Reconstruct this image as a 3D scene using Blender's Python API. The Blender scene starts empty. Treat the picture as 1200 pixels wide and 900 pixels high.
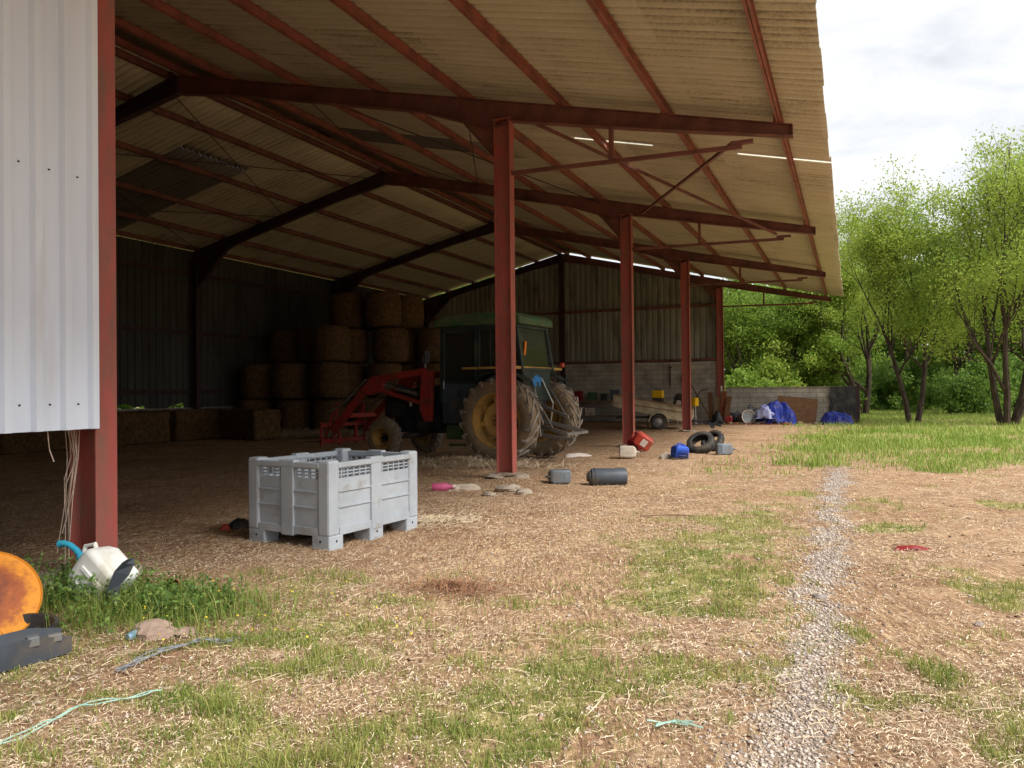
import bpy, math, random
import numpy as np
from mathutils import Vector, Matrix, Euler
random.seed(7); rng = np.random.default_rng(7)
R = math.radians
sc = bpy.context.scene
col = sc.collection
EYE = 1.38
HALL = []

# ------------------------------------------------------------------ helpers
def hash2(ix, iy, s):
    n = (ix.astype(np.int64)*374761393 + iy.astype(np.int64)*668265263 + s*974711) & 0x7fffffff
    n = ((n ^ (n >> 13))*1274126177) & 0x7fffffff
    n = (n ^ (n >> 16)) & 0xffff
    return n/65535.0
def vnoise(x, y, s=0):
    x = np.asarray(x, float); y = np.asarray(y, float)
    ix = np.floor(x); iy = np.floor(y); fx = x-ix; fy = y-iy
    fx = fx*fx*(3-2*fx); fy = fy*fy*(3-2*fy)
    a = hash2(ix, iy, s); b = hash2(ix+1, iy, s); c = hash2(ix, iy+1, s); d = hash2(ix+1, iy+1, s)
    return (a*(1-fx)+b*fx)*(1-fy) + (c*(1-fx)+d*fx)*fy
def fbm(x, y, s=0, o=4):
    t = 0; a = .5; n = 0
    for k in range(o):
        t = t + a*vnoise(np.asarray(x)*2**k+k*17.3, np.asarray(y)*2**k-k*9.1, s+k); n += a; a *= .5
    return t/n
def sst(a, b, x):
    t = np.clip((np.asarray(x, float)-a)/(b-a), 0, 1); return t*t*(3-2*t)

class MB:
    def __init__(s): s.v = []; s.f = []
    def add(s, vs, fs, M=None):
        o = len(s.v)
        if M is not None: vs = [M @ Vector(p) for p in vs]
        s.v += [tuple(p) for p in vs]; s.f += [tuple(i+o for i in f) for f in fs]; return s
    def box(s, c, d, M=None, rot=None):
        x, y, z = d[0]/2, d[1]/2, d[2]/2
        vs = [Vector(p) for p in ((-x,-y,-z),(x,-y,-z),(x,y,-z),(-x,y,-z),(-x,-y,z),(x,-y,z),(x,y,z),(-x,y,z))]
        if rot is not None: Q = Euler(rot).to_matrix(); vs = [Q @ p for p in vs]
        vs = [p+Vector(c) for p in vs]
        return s.add(vs, [(0,3,2,1),(4,5,6,7),(0,1,5,4),(1,2,6,5),(2,3,7,6),(3,0,4,7)], M)
    def bb(s, a, b, M=None):
        return s.box([(a[i]+b[i])/2 for i in range(3)], [abs(b[i]-a[i]) for i in range(3)], M)
    def beam(s, p, q, w, h, up=(0,0,1), M=None):
        p = Vector(p); q = Vector(q); d = (q-p).normalized(); u = Vector(up)
        sx = d.cross(u)
        if sx.length < 1e-4: sx = d.cross(Vector((1,0,0)))
        sx.normalize(); u = sx.cross(d); vs = []
        for c in (p, q):
            for a, b in ((-1,-1),(1,-1),(1,1),(-1,1)): vs.append(c+sx*a*w/2+u*b*h/2)
        return s.add(vs, [(0,1,2,3),(7,6,5,4),(0,4,5,1),(1,5,6,2),(2,6,7,3),(3,7,4,0)], M)
    def tube(s, pts, r, n=8, M=None, cap=True):
        pts = [Vector(p) for p in pts]; rs = r if isinstance(r, (list, tuple)) else [r]*len(pts)
        vs = []; fs = []; prev = None
        for i, p in enumerate(pts):
            d = (pts[min(i+1, len(pts)-1)]-pts[max(i-1, 0)]).normalized()
            if prev is None:
                u = d.orthogonal().normalized()
            else:
                u = prev-d*prev.dot(d)
                u = u.normalized() if u.length > 1e-6 else d.orthogonal().normalized()
            prev = u; w = d.cross(u)
            for k in range(n):
                a = 2*math.pi*k/n; vs.append(p+(u*math.cos(a)+w*math.sin(a))*rs[i])
        for i in range(len(pts)-1):
            for k in range(n):
                a = i*n+k; b = i*n+(k+1)%n; fs.append((a, b, b+n, a+n))
        if cap: fs.append(tuple(range(n-1, -1, -1))); fs.append(tuple(range((len(pts)-1)*n, len(pts)*n)))
        return s.add(vs, fs, M)
    def lathe(s, prof, n=32, M=None, close=False):      # profile of (r, h) about local z
        vs = []; fs = []; m = len(prof)
        for k in range(n):
            a = 2*math.pi*k/n
            for r, h in prof: vs.append(Vector((r*math.cos(a), r*math.sin(a), h)))
        for k in range(n):
            for i in range(m if close else m-1):
                j = (i+1) % m; k2 = (k+1) % n
                fs.append((k*m+i, k2*m+i, k2*m+j, k*m+j))
        return s.add(vs, fs, M)
    def prism(s, poly, t, M=None):                       # polygon in xz, thickness along y
        n = len(poly); vs = [(x, -t/2, z) for x, z in poly]+[(x, t/2, z) for x, z in poly]
        fs = [tuple(range(n)), tuple(range(2*n-1, n-1, -1))]+[(i, i+n, (i+1)%n+n, (i+1)%n) for i in range(n)]
        return s.add(vs, fs, M)
    def build(s, name, m, parent=None, bevel=0, smooth=False, solid=0, sub=0):
        me = bpy.data.meshes.new(name); me.from_pydata(s.v, [], s.f); me.update()
        import bmesh
        bm = bmesh.new(); bm.from_mesh(me)
        if smooth or solid or sub: bmesh.ops.remove_doubles(bm, verts=bm.verts, dist=1e-5)
        if not solid: bmesh.ops.recalc_face_normals(bm, faces=bm.faces)
        bm.to_mesh(me); bm.free()
        me.materials.append(m)
        o = bpy.data.objects.new(name, me); col.objects.link(o)
        if parent is not None: o.parent = parent
        if smooth:
            me.shade_smooth()
            try: me.set_sharp_from_angle(angle=R(40))
            except Exception: pass
        if solid: md = o.modifiers.new('solid', 'SOLIDIFY'); md.thickness = solid
        if bevel:
            md = o.modifiers.new('bevel', 'BEVEL'); md.width = bevel; md.segments = 2; md.limit_method = 'ANGLE'; md.angle_limit = R(35)
        if sub: md = o.modifiers.new('sub', 'SUBSURF'); md.levels = sub; md.render_levels = sub
        return o
def npmesh(name, V, F, m, parent=None, tint=None, smooth=False):
    """V (n,3), F list of arrays (k, c)"""
    me = bpy.data.meshes.new(name)
    V = np.asarray(V, np.float32)
    Fs = F if isinstance(F, list) else [F]
    loops = np.concatenate([f.ravel() for f in Fs]).astype(np.int32)
    tot = np.concatenate([np.full(len(f), f.shape[1]) for f in Fs]).astype(np.int32)
    st = np.concatenate([[0], np.cumsum(tot)[:-1]]).astype(np.int32)
    me.vertices.add(len(V)); me.vertices.foreach_set('co', V.ravel())
    me.loops.add(len(loops)); me.loops.foreach_set('vertex_index', loops)
    me.polygons.add(len(tot)); me.polygons.foreach_set('loop_start', st); me.polygons.foreach_set('loop_total', tot)
    if tint is not None:
        at = me.attributes.new('tint', 'FLOAT', 'FACE'); at.data.foreach_set('value', np.asarray(tint, np.float32))
    me.update(calc_edges=True); me.validate()
    me.materials.append(m)
    if smooth: me.shade_smooth()
    o = bpy.data.objects.new(name, me); col.objects.link(o)
    if parent is not None: o.parent = parent
    return o
def tag(o, label=None, cat=None, group=None, kind=None):
    if label: o['label'] = label
    if cat: o['category'] = cat
    if group: o['group'] = group
    if kind: o['kind'] = kind
    return o
def empty(name, loc, rot=(0,0,0), label=None, cat=None, group=None):
    o = bpy.data.objects.new(name, None); col.objects.link(o); o.location = loc; o.rotation_euler = rot
    o.empty_display_size = .2
    return tag(o, label, cat, group)
def copy_tree(o, parent=None):
    c = o.copy(); col.objects.link(c); c.parent = parent
    for ch in list(o.children): copy_tree(ch, c)
    return c

# ------------------------------------------------------------------ materials
def L(h):  # sRGB 0-255 -> linear
    return tuple(((c/255)/12.92 if c/255 <= .04045 else ((c/255+.055)/1.055)**2.4) for c in h)
def mat(name, c1, c2=None, scale=6, rough=.8, bump=0, bscale=40, metal=0, dirt=None, dirtamt=.5, dscale=3, spec=.3, tint=None, sx=(1,1,1), coord='Object', contrast=(.35,.65)):
    m = bpy.data.materials.new(name); m.use_nodes = True; nt = m.node_tree; N = nt.nodes; K = nt.links
    b = N['Principled BSDF']; b.inputs['Roughness'].default_value = rough; b.inputs['Metallic'].default_value = metal
    b.inputs['Specular IOR Level'].default_value = spec
    tc = N.new('ShaderNodeTexCoord'); mp = N.new('ShaderNodeMapping'); mp.inputs['Scale'].default_value = sx
    K.new(tc.outputs[coord], mp.inputs[0])
    def noise(sc_, det=6):
        n = N.new('ShaderNodeTexNoise'); n.inputs['Scale'].default_value = sc_; n.inputs['Detail'].default_value = det
        n.inputs['Roughness'].default_value = .62; K.new(mp.outputs[0], n.inputs['Vector']); return n.outputs['Fac']
    def ramp(src, a, z):
        r = N.new('ShaderNodeMapRange'); r.inputs[1].default_value = a; r.inputs[2].default_value = z; K.new(src, r.inputs[0]); return r.outputs[0]
    def mix(f, a, c):
        x = N.new('ShaderNodeMix'); x.data_type = 'RGBA'
        for s_, v in ((x.inputs[0], f), (x.inputs[6], a), (x.inputs[7], c)):
            if isinstance(v, (int, float)): s_.default_value = v
            elif isinstance(v, tuple): s_.default_value = (*v, 1)
            else: K.new(v, s_)
        return x.outputs[2]
    out = c1
    if tint:      # per-face tint attribute drives c1 -> c2
        at = N.new('ShaderNodeAttribute'); at.attribute_name = 'tint'
        out = mix(at.outputs['Fac'], c1, c2)
    elif c2: out = mix(ramp(noise(scale), *contrast), c1, c2)
    if dirt: 
        f = ramp(noise(dscale, 8), .62-.3*dirtamt, .75); out = mix(f, out, dirt)
    if isinstance(out, tuple): b.inputs['Base Color'].default_value = (*out, 1)
    else: K.new(out, b.inputs['Base Color'])
    if bump:
        bn = N.new('ShaderNodeBump'); bn.inputs['Strength'].default_value = bump; bn.inputs['Distance'].default_value = .02
        K.new(noise(bscale), bn.inputs['Height']); K.new(bn.outputs[0], b.inputs['Normal'])
    m['_h'] = 0
    return m
M = {}
M['red'] = mat('red_steel', L((158,96,82)), L((134,80,70)), 2.5, .55, .15, 60, dirt=L((96,72,62)), dirtamt=.55, dscale=4)
M['redpost'] = mat('red_post_paint', L((178,90,82)), L((146,76,70)), 1.6, .5, .15, 50, dirt=L((120,92,80)), dirtamt=.7, dscale=9, sx=(1,1,.3))
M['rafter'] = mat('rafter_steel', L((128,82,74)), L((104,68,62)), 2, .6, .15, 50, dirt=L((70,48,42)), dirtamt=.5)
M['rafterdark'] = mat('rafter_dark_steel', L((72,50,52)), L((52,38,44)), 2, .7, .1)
M['fibre'] = None
M['white_sheet'] = mat('white_sheet', L((222,230,244)), L((202,212,230)), 1.2, .45, .03, 8, dirt=L((196,198,204)), dirtamt=.2, dscale=3.2, sx=(1,1,.15))
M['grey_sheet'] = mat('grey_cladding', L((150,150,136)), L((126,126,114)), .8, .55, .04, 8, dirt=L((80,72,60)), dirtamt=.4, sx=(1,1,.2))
M['shaded_sheet'] = mat('shaded_cladding', L((72,72,68)), L((56,56,54)), .8, .6, .04, 8, dirt=L((48,42,36)), dirtamt=.4, sx=(1,1,.2))  # darker copy of the cladding: the back bay's shade put into its colour
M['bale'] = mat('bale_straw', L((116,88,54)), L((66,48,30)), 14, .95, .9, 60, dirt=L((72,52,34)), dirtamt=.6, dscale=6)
M['crate'] = mat('crate_plastic', L((172,179,186)), L((156,163,170)), 3, .5, .05, 30, dirt=L((142,136,126)), dirtamt=.2, dscale=5)
M['dark'] = mat('dark_void', (.012,.012,.013), None, rough=.9)
M['black'] = mat('black_plastic', (.022,.023,.025), (.04,.04,.042), 8, .55, .1, dirt=(.12,.1,.075), dirtamt=.4)
M['rubber'] = mat('worn_rubber', (.025,.025,.026), (.05,.047,.043), 6, .75, .2, 60, dirt=(.13,.10,.07), dirtamt=.35)
M['mudtyre'] = mat('muddy_tyre', L((104,92,76)), L((128,110,86)), 4, .9, .5, 50, dirt=L((140,116,86)), dirtamt=.35, dscale=5)
M['lug'] = mat('tyre_lug', L((150,142,132)), L((112,104,94)), 7, .85, .4, 50)
M['yellow'] = mat('dusty_yellow', L((196,156,80)), L((160,126,70)), 5, .7, .2, 40, dirt=L((110,86,58)), dirtamt=.9, dscale=4)
M['brightyellow'] = mat('yellow_plastic', L((230,184,20)), L((205,160,20)), 5, .45, .05)
M['green'] = mat('tractor_green', L((50,98,60)), L((40,78,50)), 3, .6, .1, dirt=L((100,98,72)), dirtamt=.8, dscale=5)
M['cabdark'] = mat('cab_frame_paint', L((44,58,56)), L((34,44,46)), 4, .5, .1, dirt=L((80,74,60)), dirtamt=.4)
M['doorblue'] = mat('door_panel_dusty', L((70,82,96)), L((52,62,76)), 4, .5, .1, dirt=L((88,84,72)), dirtamt=.4)
M['loader'] = mat('loader_red', L((172,52,44)), L((136,42,38)), 3, .6, .1, dirt=L((96,60,48)), dirtamt=.75, dscale=5)
M['engine'] = mat('engine_dark', L((38,42,50)), L((26,28,34)), 5, .6, .2, dirt=(.08,.065,.045), dirtamt=.5)
M['steel'] = mat('bare_steel', (.35,.34,.32), (.22,.21,.2), 8, .4, .1, metal=.7)
M['greyplastic'] = mat('grey_plastic', L((112,120,126)), L((92,98,104)), 6, .5, .05, dirt=L((130,116,98)), dirtamt=.45)
M['darkgreyplastic'] = mat('dark_grey_plastic', L((74,80,88)), L((60,65,72)), 6, .5, .05, dirt=L((110,100,88)), dirtamt=.4)
M['offwhite'] = mat('off_white_plastic', L((206,196,182)), L((180,166,150)), 8, .5, .05, dirt=L((140,116,92)), dirtamt=.5)
M['canister'] = mat('milky_plastic', L((238,240,238)), L((224,224,214)), 5, .4, .05, dirt=L((176,162,132)), dirtamt=.35)
M['blue'] = mat('blue_plastic', L((38,78,176)), L((30,62,150)), 6, .5, .05, dirt=L((110,110,130)), dirtamt=.4)
M['teal'] = mat('teal_spout', L((70,176,206)), L((52,156,190)), 8, .4, .05)
M['redcan'] = mat('red_plastic', L((196,74,56)), L((172,58,46)), 6, .5, .05, dirt=L((150,100,80)), dirtamt=.6)
M['darkred'] = mat('dark_red_plastic', L((140,36,36)), L((110,30,32)), 6, .5, .05)
M['paper'] = mat('paper_label', L((225,215,205)), L((205,190,178)), 20, .8)
M['pink'] = mat('pink_plastic', L((196,92,130)), L((178,80,116)), 8, .5, .1)
M['cream'] = mat('cream_paint', L((186,172,142)), L((166,152,124)), 4, .5, .05, dirt=L((120,104,80)), dirtamt=.5)
M['tarp'] = mat('blue_tarp', L((38,56,156)), L((22,32,98)), 5, .55, .6, 14, dirt=L((96,104,156)), dirtamt=.3, dscale=5)
M['tarppale'] = mat('faded_tarp', L((168,170,200)), L((96,104,160)), 5, .5, .4, 14)
M['rustybrown'] = mat('brown_board', L((120,86,58)), L((92,64,44)), 6, .8, .2, sx=(1,1,3))
M['wood'] = mat('weathered_wood', L((150,124,96)), L((112,90,68)), 10, .85, .3, sx=(.3,2,2))
M['stonegrey'] = mat('grey_stone', L((150,140,132)), L((112,104,98)), 14, .9, .6, 30)
M['stonepink'] = mat('pinkish_stone', L((172,148,132)), L((142,122,110)), 9, .9, .6, 30)
M['concrete'] = mat('concrete', L((170,158,142)), L((140,128,112)), 6, .9, .4, 40, dirt=L((120,96,72)), dirtamt=.4)
M['twine'] = mat('pale_twine', L((200,180,165)), L((170,150,135)), 20, .9)
M['tealtwine'] = mat('teal_twine', L((130,172,160)), L((170,194,180)), 20, .7)
M['bark'] = mat('bark', L((84,72,60)), L((46,38,32)), 9, .95, .9, 30, sx=(1,1,.25))
M['ropegrey'] = mat('grey_rope', L((150,152,156)), L((96,100,108)), 30, .9)
M['bluecloth'] = mat('blue_rag', L((60,130,190)), None, rough=.8)

def rust_mat():
    m = bpy.data.materials.new('rusty_sheet'); m.use_nodes = True; nt = m.node_tree; N = nt.nodes; K = nt.links; b = N['Principled BSDF']
    b.inputs['Roughness'].default_value = .75
    tc = N.new('ShaderNodeTexCoord'); ln = N.new('ShaderNodeVectorMath'); ln.operation = 'LENGTH'; K.new(tc.outputs['Object'], ln.inputs[0])
    no = N.new('ShaderNodeTexNoise'); no.inputs['Scale'].default_value = 12; no.inputs['Detail'].default_value = 8; no.inputs['Roughness'].default_value=.7
    K.new(tc.outputs['Object'], no.inputs['Vector'])
    ad = N.new('ShaderNodeMath'); ad.operation = 'MULTIPLY_ADD'; K.new(no.outputs['Fac'], ad.inputs[0]); ad.inputs[1].default_value = .34
    K.new(ln.outputs['Value'], ad.inputs[2])
    cr = N.new('ShaderNodeValToRGB'); e = cr.color_ramp.elements
    e[0].position = .28; e[0].color = (*L((122,66,44)), 1); e[1].position = .44; e[1].color = (*L((216,140,40)), 1)
    x = e.new(.36); x.color = (*L((160,86,42)), 1)
    K.new(ad.outputs[0], cr.inputs[0]); K.new(cr.outputs[0], b.inputs['Base Color'])
    bp = N.new('ShaderNodeBump'); bp.inputs['Strength'].default_value = .4; bp.inputs['Distance'].default_value = .01; K.new(no.outputs['Fac'], bp.inputs['Height']); K.new(bp.outputs[0], b.inputs['Normal'])
    return m
M['rust'] = rust_mat()
M['rustplain'] = mat('rusty_metal', L((150,82,48)), L((92,54,38)), 14, .8, .4)

def fibre_mat(name, ca, cb, cc):
    m = bpy.data.materials.new(name); m.use_nodes = True; nt = m.node_tree; N = nt.nodes; K = nt.links; b = N['Principled BSDF']
    b.inputs['Roughness'].default_value = .9; b.inputs['Specular IOR Level'].default_value = .1
    tc = N.new('ShaderNodeTexCoord'); sp = N.new('ShaderNodeSeparateXYZ'); K.new(tc.outputs['Object'], sp.inputs[0])
    def M_(op, a, b_=None, c=None):
        n = N.new('ShaderNodeMath'); n.operation = op
        for i, v in enumerate((a, b_, c)):
            if v is None: continue
            if isinstance(v, (int, float)): n.inputs[i].default_value = v
            else: K.new(v, n.inputs[i])
        return n.outputs[0]
    row = M_('FLOOR', M_('DIVIDE', M_('SUBTRACT', sp.outputs[0], 4.45), 1.65)); cl = M_('FLOOR', M_('DIVIDE', sp.outputs[1], 1.06))
    cb_ = N.new('ShaderNodeCombineXYZ'); K.new(row, cb_.inputs[0]); K.new(cl, cb_.inputs[1])
    wn = N.new('ShaderNodeTexWhiteNoise'); K.new(cb_.outputs[0], wn.inputs['Vector'])
    mp = N.new('ShaderNodeMapping'); mp.inputs['Scale'].default_value = (.35,4.5,1); K.new(tc.outputs['Object'], mp.inputs[0])
    no = N.new('ShaderNodeTexNoise'); no.inputs['Scale'].default_value = 2.2; no.inputs['Detail'].default_value = 9; no.inputs['Roughness'].default_value = .7; K.new(mp.outputs[0], no.inputs['Vector'])
    n2 = N.new('ShaderNodeTexNoise'); n2.inputs['Scale'].default_value = 26; n2.inputs['Detail'].default_value = 5; K.new(tc.outputs['Object'], n2.inputs['Vector'])
    f = M_('ADD', M_('MULTIPLY', wn.outputs[0], .16), M_('ADD', M_('MULTIPLY', no.outputs['Fac'], .8), M_('MULTIPLY', n2.outputs['Fac'], .35)))
    fold_tone = M_('COSINE', M_('MULTIPLY', sp.outputs[1], 2*math.pi/.177))  # grime in the upper folds, doubling as corrugation shading put into the colour
    f = M_('ADD', f, M_('MULTIPLY', M_('MAXIMUM', fold_tone, -.2), -.17))
    cr = N.new('ShaderNodeValToRGB'); e = cr.color_ramp.elements
    e[0].position = .38; e[0].color = (*cc, 1); e[1].position = .95; e[1].color = (*ca, 1); x = e.new(.6); x.color = (*cb, 1)
    K.new(f, cr.inputs[0]); K.new(cr.outputs[0], b.inputs['Base Color'])
    bp = N.new('ShaderNodeBump'); bp.inputs['Strength'].default_value = .3; bp.inputs['Distance'].default_value = .01; K.new(n2.outputs['Fac'], bp.inputs['Height']); K.new(bp.outputs[0], b.inputs['Normal'])
    return m
M['fibre'] = fibre_mat('fibre_cement', L((202,196,174)), L((180,172,150)), L((124,116,98)))
M['skyl'] = fibre_mat('dirty_rooflight', L((124,118,110)), L((106,102,98)), L((82,80,78)))

def block_mat(name, c1, c2, mortar, bw=.5, bh=.2, axes=(0,2)):
    m = bpy.data.materials.new(name); m.use_nodes = True; nt = m.node_tree; N = nt.nodes; K = nt.links; b = N['Principled BSDF']
    b.inputs['Roughness'].default_value = .92
    tc = N.new('ShaderNodeTexCoord'); sp = N.new('ShaderNodeSeparateXYZ'); K.new(tc.outputs['Object'], sp.inputs[0])
    cx = N.new('ShaderNodeCombineXYZ'); K.new(sp.outputs[axes[0]], cx.inputs[0]); K.new(sp.outputs[axes[1]], cx.inputs[1])
    br = N.new('ShaderNodeTexBrick'); br.inputs['Scale'].default_value = 1; br.inputs['Brick Width'].default_value = bw; br.inputs['Row Height'].default_value = bh
    br.inputs['Mortar Size'].default_value = .012; br.inputs['Color1'].default_value = (*c1, 1); br.inputs['Color2'].default_value = (*c2, 1); br.inputs['Mortar'].default_value = (*mortar, 1)
    K.new(cx.outputs[0], br.inputs['Vector'])
    no = N.new('ShaderNodeTexNoise'); no.inputs['Scale'].default_value = 1.6; no.inputs['Detail'].default_value = 9; no.inputs['Roughness'].default_value = .7; K.new(tc.outputs['Object'], no.inputs['Vector'])
    mr = N.new('ShaderNodeMapRange'); mr.inputs[1].default_value = .35; mr.inputs[2].default_value = .7; mr.inputs[3].default_value = .55; mr.inputs[4].default_value = 1.1; K.new(no.outputs['Fac'], mr.inputs[0])
    mx = N.new('ShaderNodeMix'); mx.data_type = 'RGBA'; mx.blend_type = 'MULTIPLY'; mx.inputs[0].default_value = 1; K.new(br.outputs['Color'], mx.inputs[6]); K.new(mr.outputs[0], mx.inputs[7])
    K.new(mx.outputs[2], b.inputs['Base Color'])
    bp = N.new('ShaderNodeBump'); bp.inputs['Strength'].default_value = .5; bp.inputs['Distance'].default_value = .01; K.new(br.outputs['Fac'], bp.inputs['Height']); bp.invert = True; K.new(bp.outputs[0], b.inputs['Normal'])
    return m
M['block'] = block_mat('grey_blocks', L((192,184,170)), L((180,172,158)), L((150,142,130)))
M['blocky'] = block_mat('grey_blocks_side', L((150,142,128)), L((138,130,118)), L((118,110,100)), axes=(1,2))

def glass_mat():
    m = bpy.data.materials.new('dusty_glass'); m.use_nodes = True; nt = m.node_tree; N = nt.nodes; K = nt.links
    N.remove(N['Principled BSDF']); out = N['Material Output']
    t = N.new('ShaderNodeBsdfTransparent'); t.inputs[0].default_value = (.55,.58,.55,1)
    g = N.new('ShaderNodeBsdfGlossy'); g.inputs['Roughness'].default_value = .06; d = N.new('ShaderNodeBsdfDiffuse'); d.inputs[0].default_value = (.3,.27,.2,1)
    fr = N.new('ShaderNodeFresnel'); fr.inputs[0].default_value = 1.5
    a = N.new('ShaderNodeMixShader'); a.inputs[0].default_value = .08; K.new(t.outputs[0], a.inputs[1]); K.new(d.outputs[0], a.inputs[2])
    x = N.new('ShaderNodeMixShader'); K.new(fr.outputs[0], x.inputs[0]); K.new(a.outputs[0], x.inputs[1]); K.new(g.outputs[0], x.inputs[2]); K.new(x.outputs[0], out.inputs[0])
    return m
M['glass'] = glass_mat()

def leaf_mat(name, c1, c2, trans=.35):
    m = mat(name, c1, c2, tint=True, rough=.55, spec=.25)
    nt = m.node_tree; N = nt.nodes; K = nt.links; b = N['Principled BSDF']; out = N['Material Output']
    t = N.new('ShaderNodeBsdfTranslucent'); src = b.inputs['Base Color'].links[0].from_socket; K.new(src, t.inputs[0])
    x = N.new('ShaderNodeMixShader'); x.inputs[0].default_value = trans; K.new(b.outputs[0], x.inputs[1]); K.new(t.outputs[0], x.inputs[2]); K.new(x.outputs[0], out.inputs[0])
    return m
M['leafA'] = leaf_mat('leaves_spring', (.19,.32,.045), (.42,.50,.09), .5)
M['leafB'] = leaf_mat('leaves_mid', (.14,.25,.04), (.30,.41,.06), .45)
M['leafC'] = leaf_mat('leaves_dark', (.08,.17,.035), (.22,.33,.055), .45)
M['weed'] = leaf_mat('weed_leaves', (.09,.19,.045), (.25,.37,.09), .4)
M['grass'] = leaf_mat('grass_blades', (.15,.24,.04), (.45,.42,.14), .35)
M['grassfar'] = leaf_mat('meadow_blades', (.20,.32,.05), (.42,.47,.13), .35)
M['straw'] = mat('straw_stalks', L((116,90,70)), L((238,220,188)), tint=True, rough=.8)
M['pebble'] = mat('pebbles', L((126,114,106)), L((208,196,184)), tint=True, rough=.85)

# ------------------------------------------------------------------ frame of the barn
TH = math.atan2(-.404, .9146)
P1 = Vector((.03, 11.9, 0))
t_ = Vector((.9146, -.404, 0)); r_ = Vector((.404, .9146, 0))
def BW(x, y, z=0): return P1+t_*x+r_*y+Vector((0,0,z))
def toB(X, Y):
    X = np.asarray(X, float)-P1.x; Y = np.asarray(Y, float)-P1.y
    return X*.9146-Y*.404, X*.404+Y*.9146
def gp(px, py):                     # a ground point read off the photograph
    Z = EYE*900/(py-(458-.01*(px-600))); return Vector(((px-600)/900*Z, Z, 0))
def H(x, y):
    x = np.asarray(x, float); y = np.asarray(y, float)
    h = .05*(fbm(x*.7, y*.7, 3, 3)-.5)+.03*(fbm(x*3, y*3, 5, 3)-.5)
    h = h+.10*np.exp(-(((x+3.3)/1.3)**2+((y-5.5)/.8)**2))
    h = h+.06*np.exp(-(((x-.0)/.55)**2+((y-11.8)/.5)**2))
    h = h+.05*np.exp(-(((x+1.5)/1.5)**2+((y-15)/2)**2))
    return h
def hz(p): return float(H(p[0], p[1]))
def G(px, py, dz=0):
    p = gp(px, py); p.z = hz(p)+dz; return p

# ------------------------------------------------------------------ masks on the ground
def m_gravel(x, y):
    bx, by = toB(x, y)
    w = .125+.14*(fbm(x*1.5, y*1.5, 31, 2)-.5)
    e = np.abs(bx-4.55-.12*(fbm(by*.6, by*0, 8, 2)-.5))
    return (1-sst(w*.25, w*2.0, e+.30*(fbm(x*5, y*5, 33, 3)-.5)))*sst(4.5, 1.0, by)*sst(.30, .50, fbm(x*2.2+3, y*2.2, 37, 3)+.12)
def m_grass(x, y):
    bx, by = toB(x, y)
    n1 = fbm(x*1.1, y*1.1, 11, 4); n2 = fbm(x*4, y*4, 13, 3)
    # lower left lawn
    a = sst(.25, -.9, x+.35*(y-4.6)+1.6*(n1-.5))*sst(5.6, 5.0, y+.9*(n1-.5))*sst(-6.5, -5, x)
    a = a*(.12+.74*sst(.44, .60, n1*.5+n2*.5))*(1-.6*sst(-1.6, .1, x))
    # strip beside the gravel
    b = np.exp(-(((bx-3.72)/.5)**2))*sst(-8.3, -7.0, by+1.1*(n1-.5))*sst(-.2, -1.8, by+1.5*(n1-.5))*.85*sst(.35, .55, n2*.5+n1*.5)
    # meadow
    c = sst(2.6, 4.6, bx+2.4*(n1-.5)+1.6*(n2-.5))*sst(12.3, 14.6, y+3*(n1-.5)+3*(n2-.5))*(.45+.55*sst(.38, .55, fbm(x*.3, y*.55, 17, 3)))
    c = np.maximum(c, sst(24, 27, by))
    c = np.maximum(c, sst(-14.9, -15.8, bx))
    # stray patches
    d = sst(.56, .66, fbm(x*1.6+5, y*1.6, 19, 4))*sst(2.2, 3.4, bx)*.7*sst(13, 11, y)*sst(9, 7, bx)
    e = sst(.59, .68, fbm(x*2.6+5, y*2.6, 23, 4))*sst(0, .8, bx)*.5*sst(-5.2, -6.5, by)*sst(9, 7, bx)
    g = np.maximum.reduce([a, b, c, d, e])*(1-.9*m_gravel(x, y))
    return np.clip(g, 0, 1)

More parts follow.
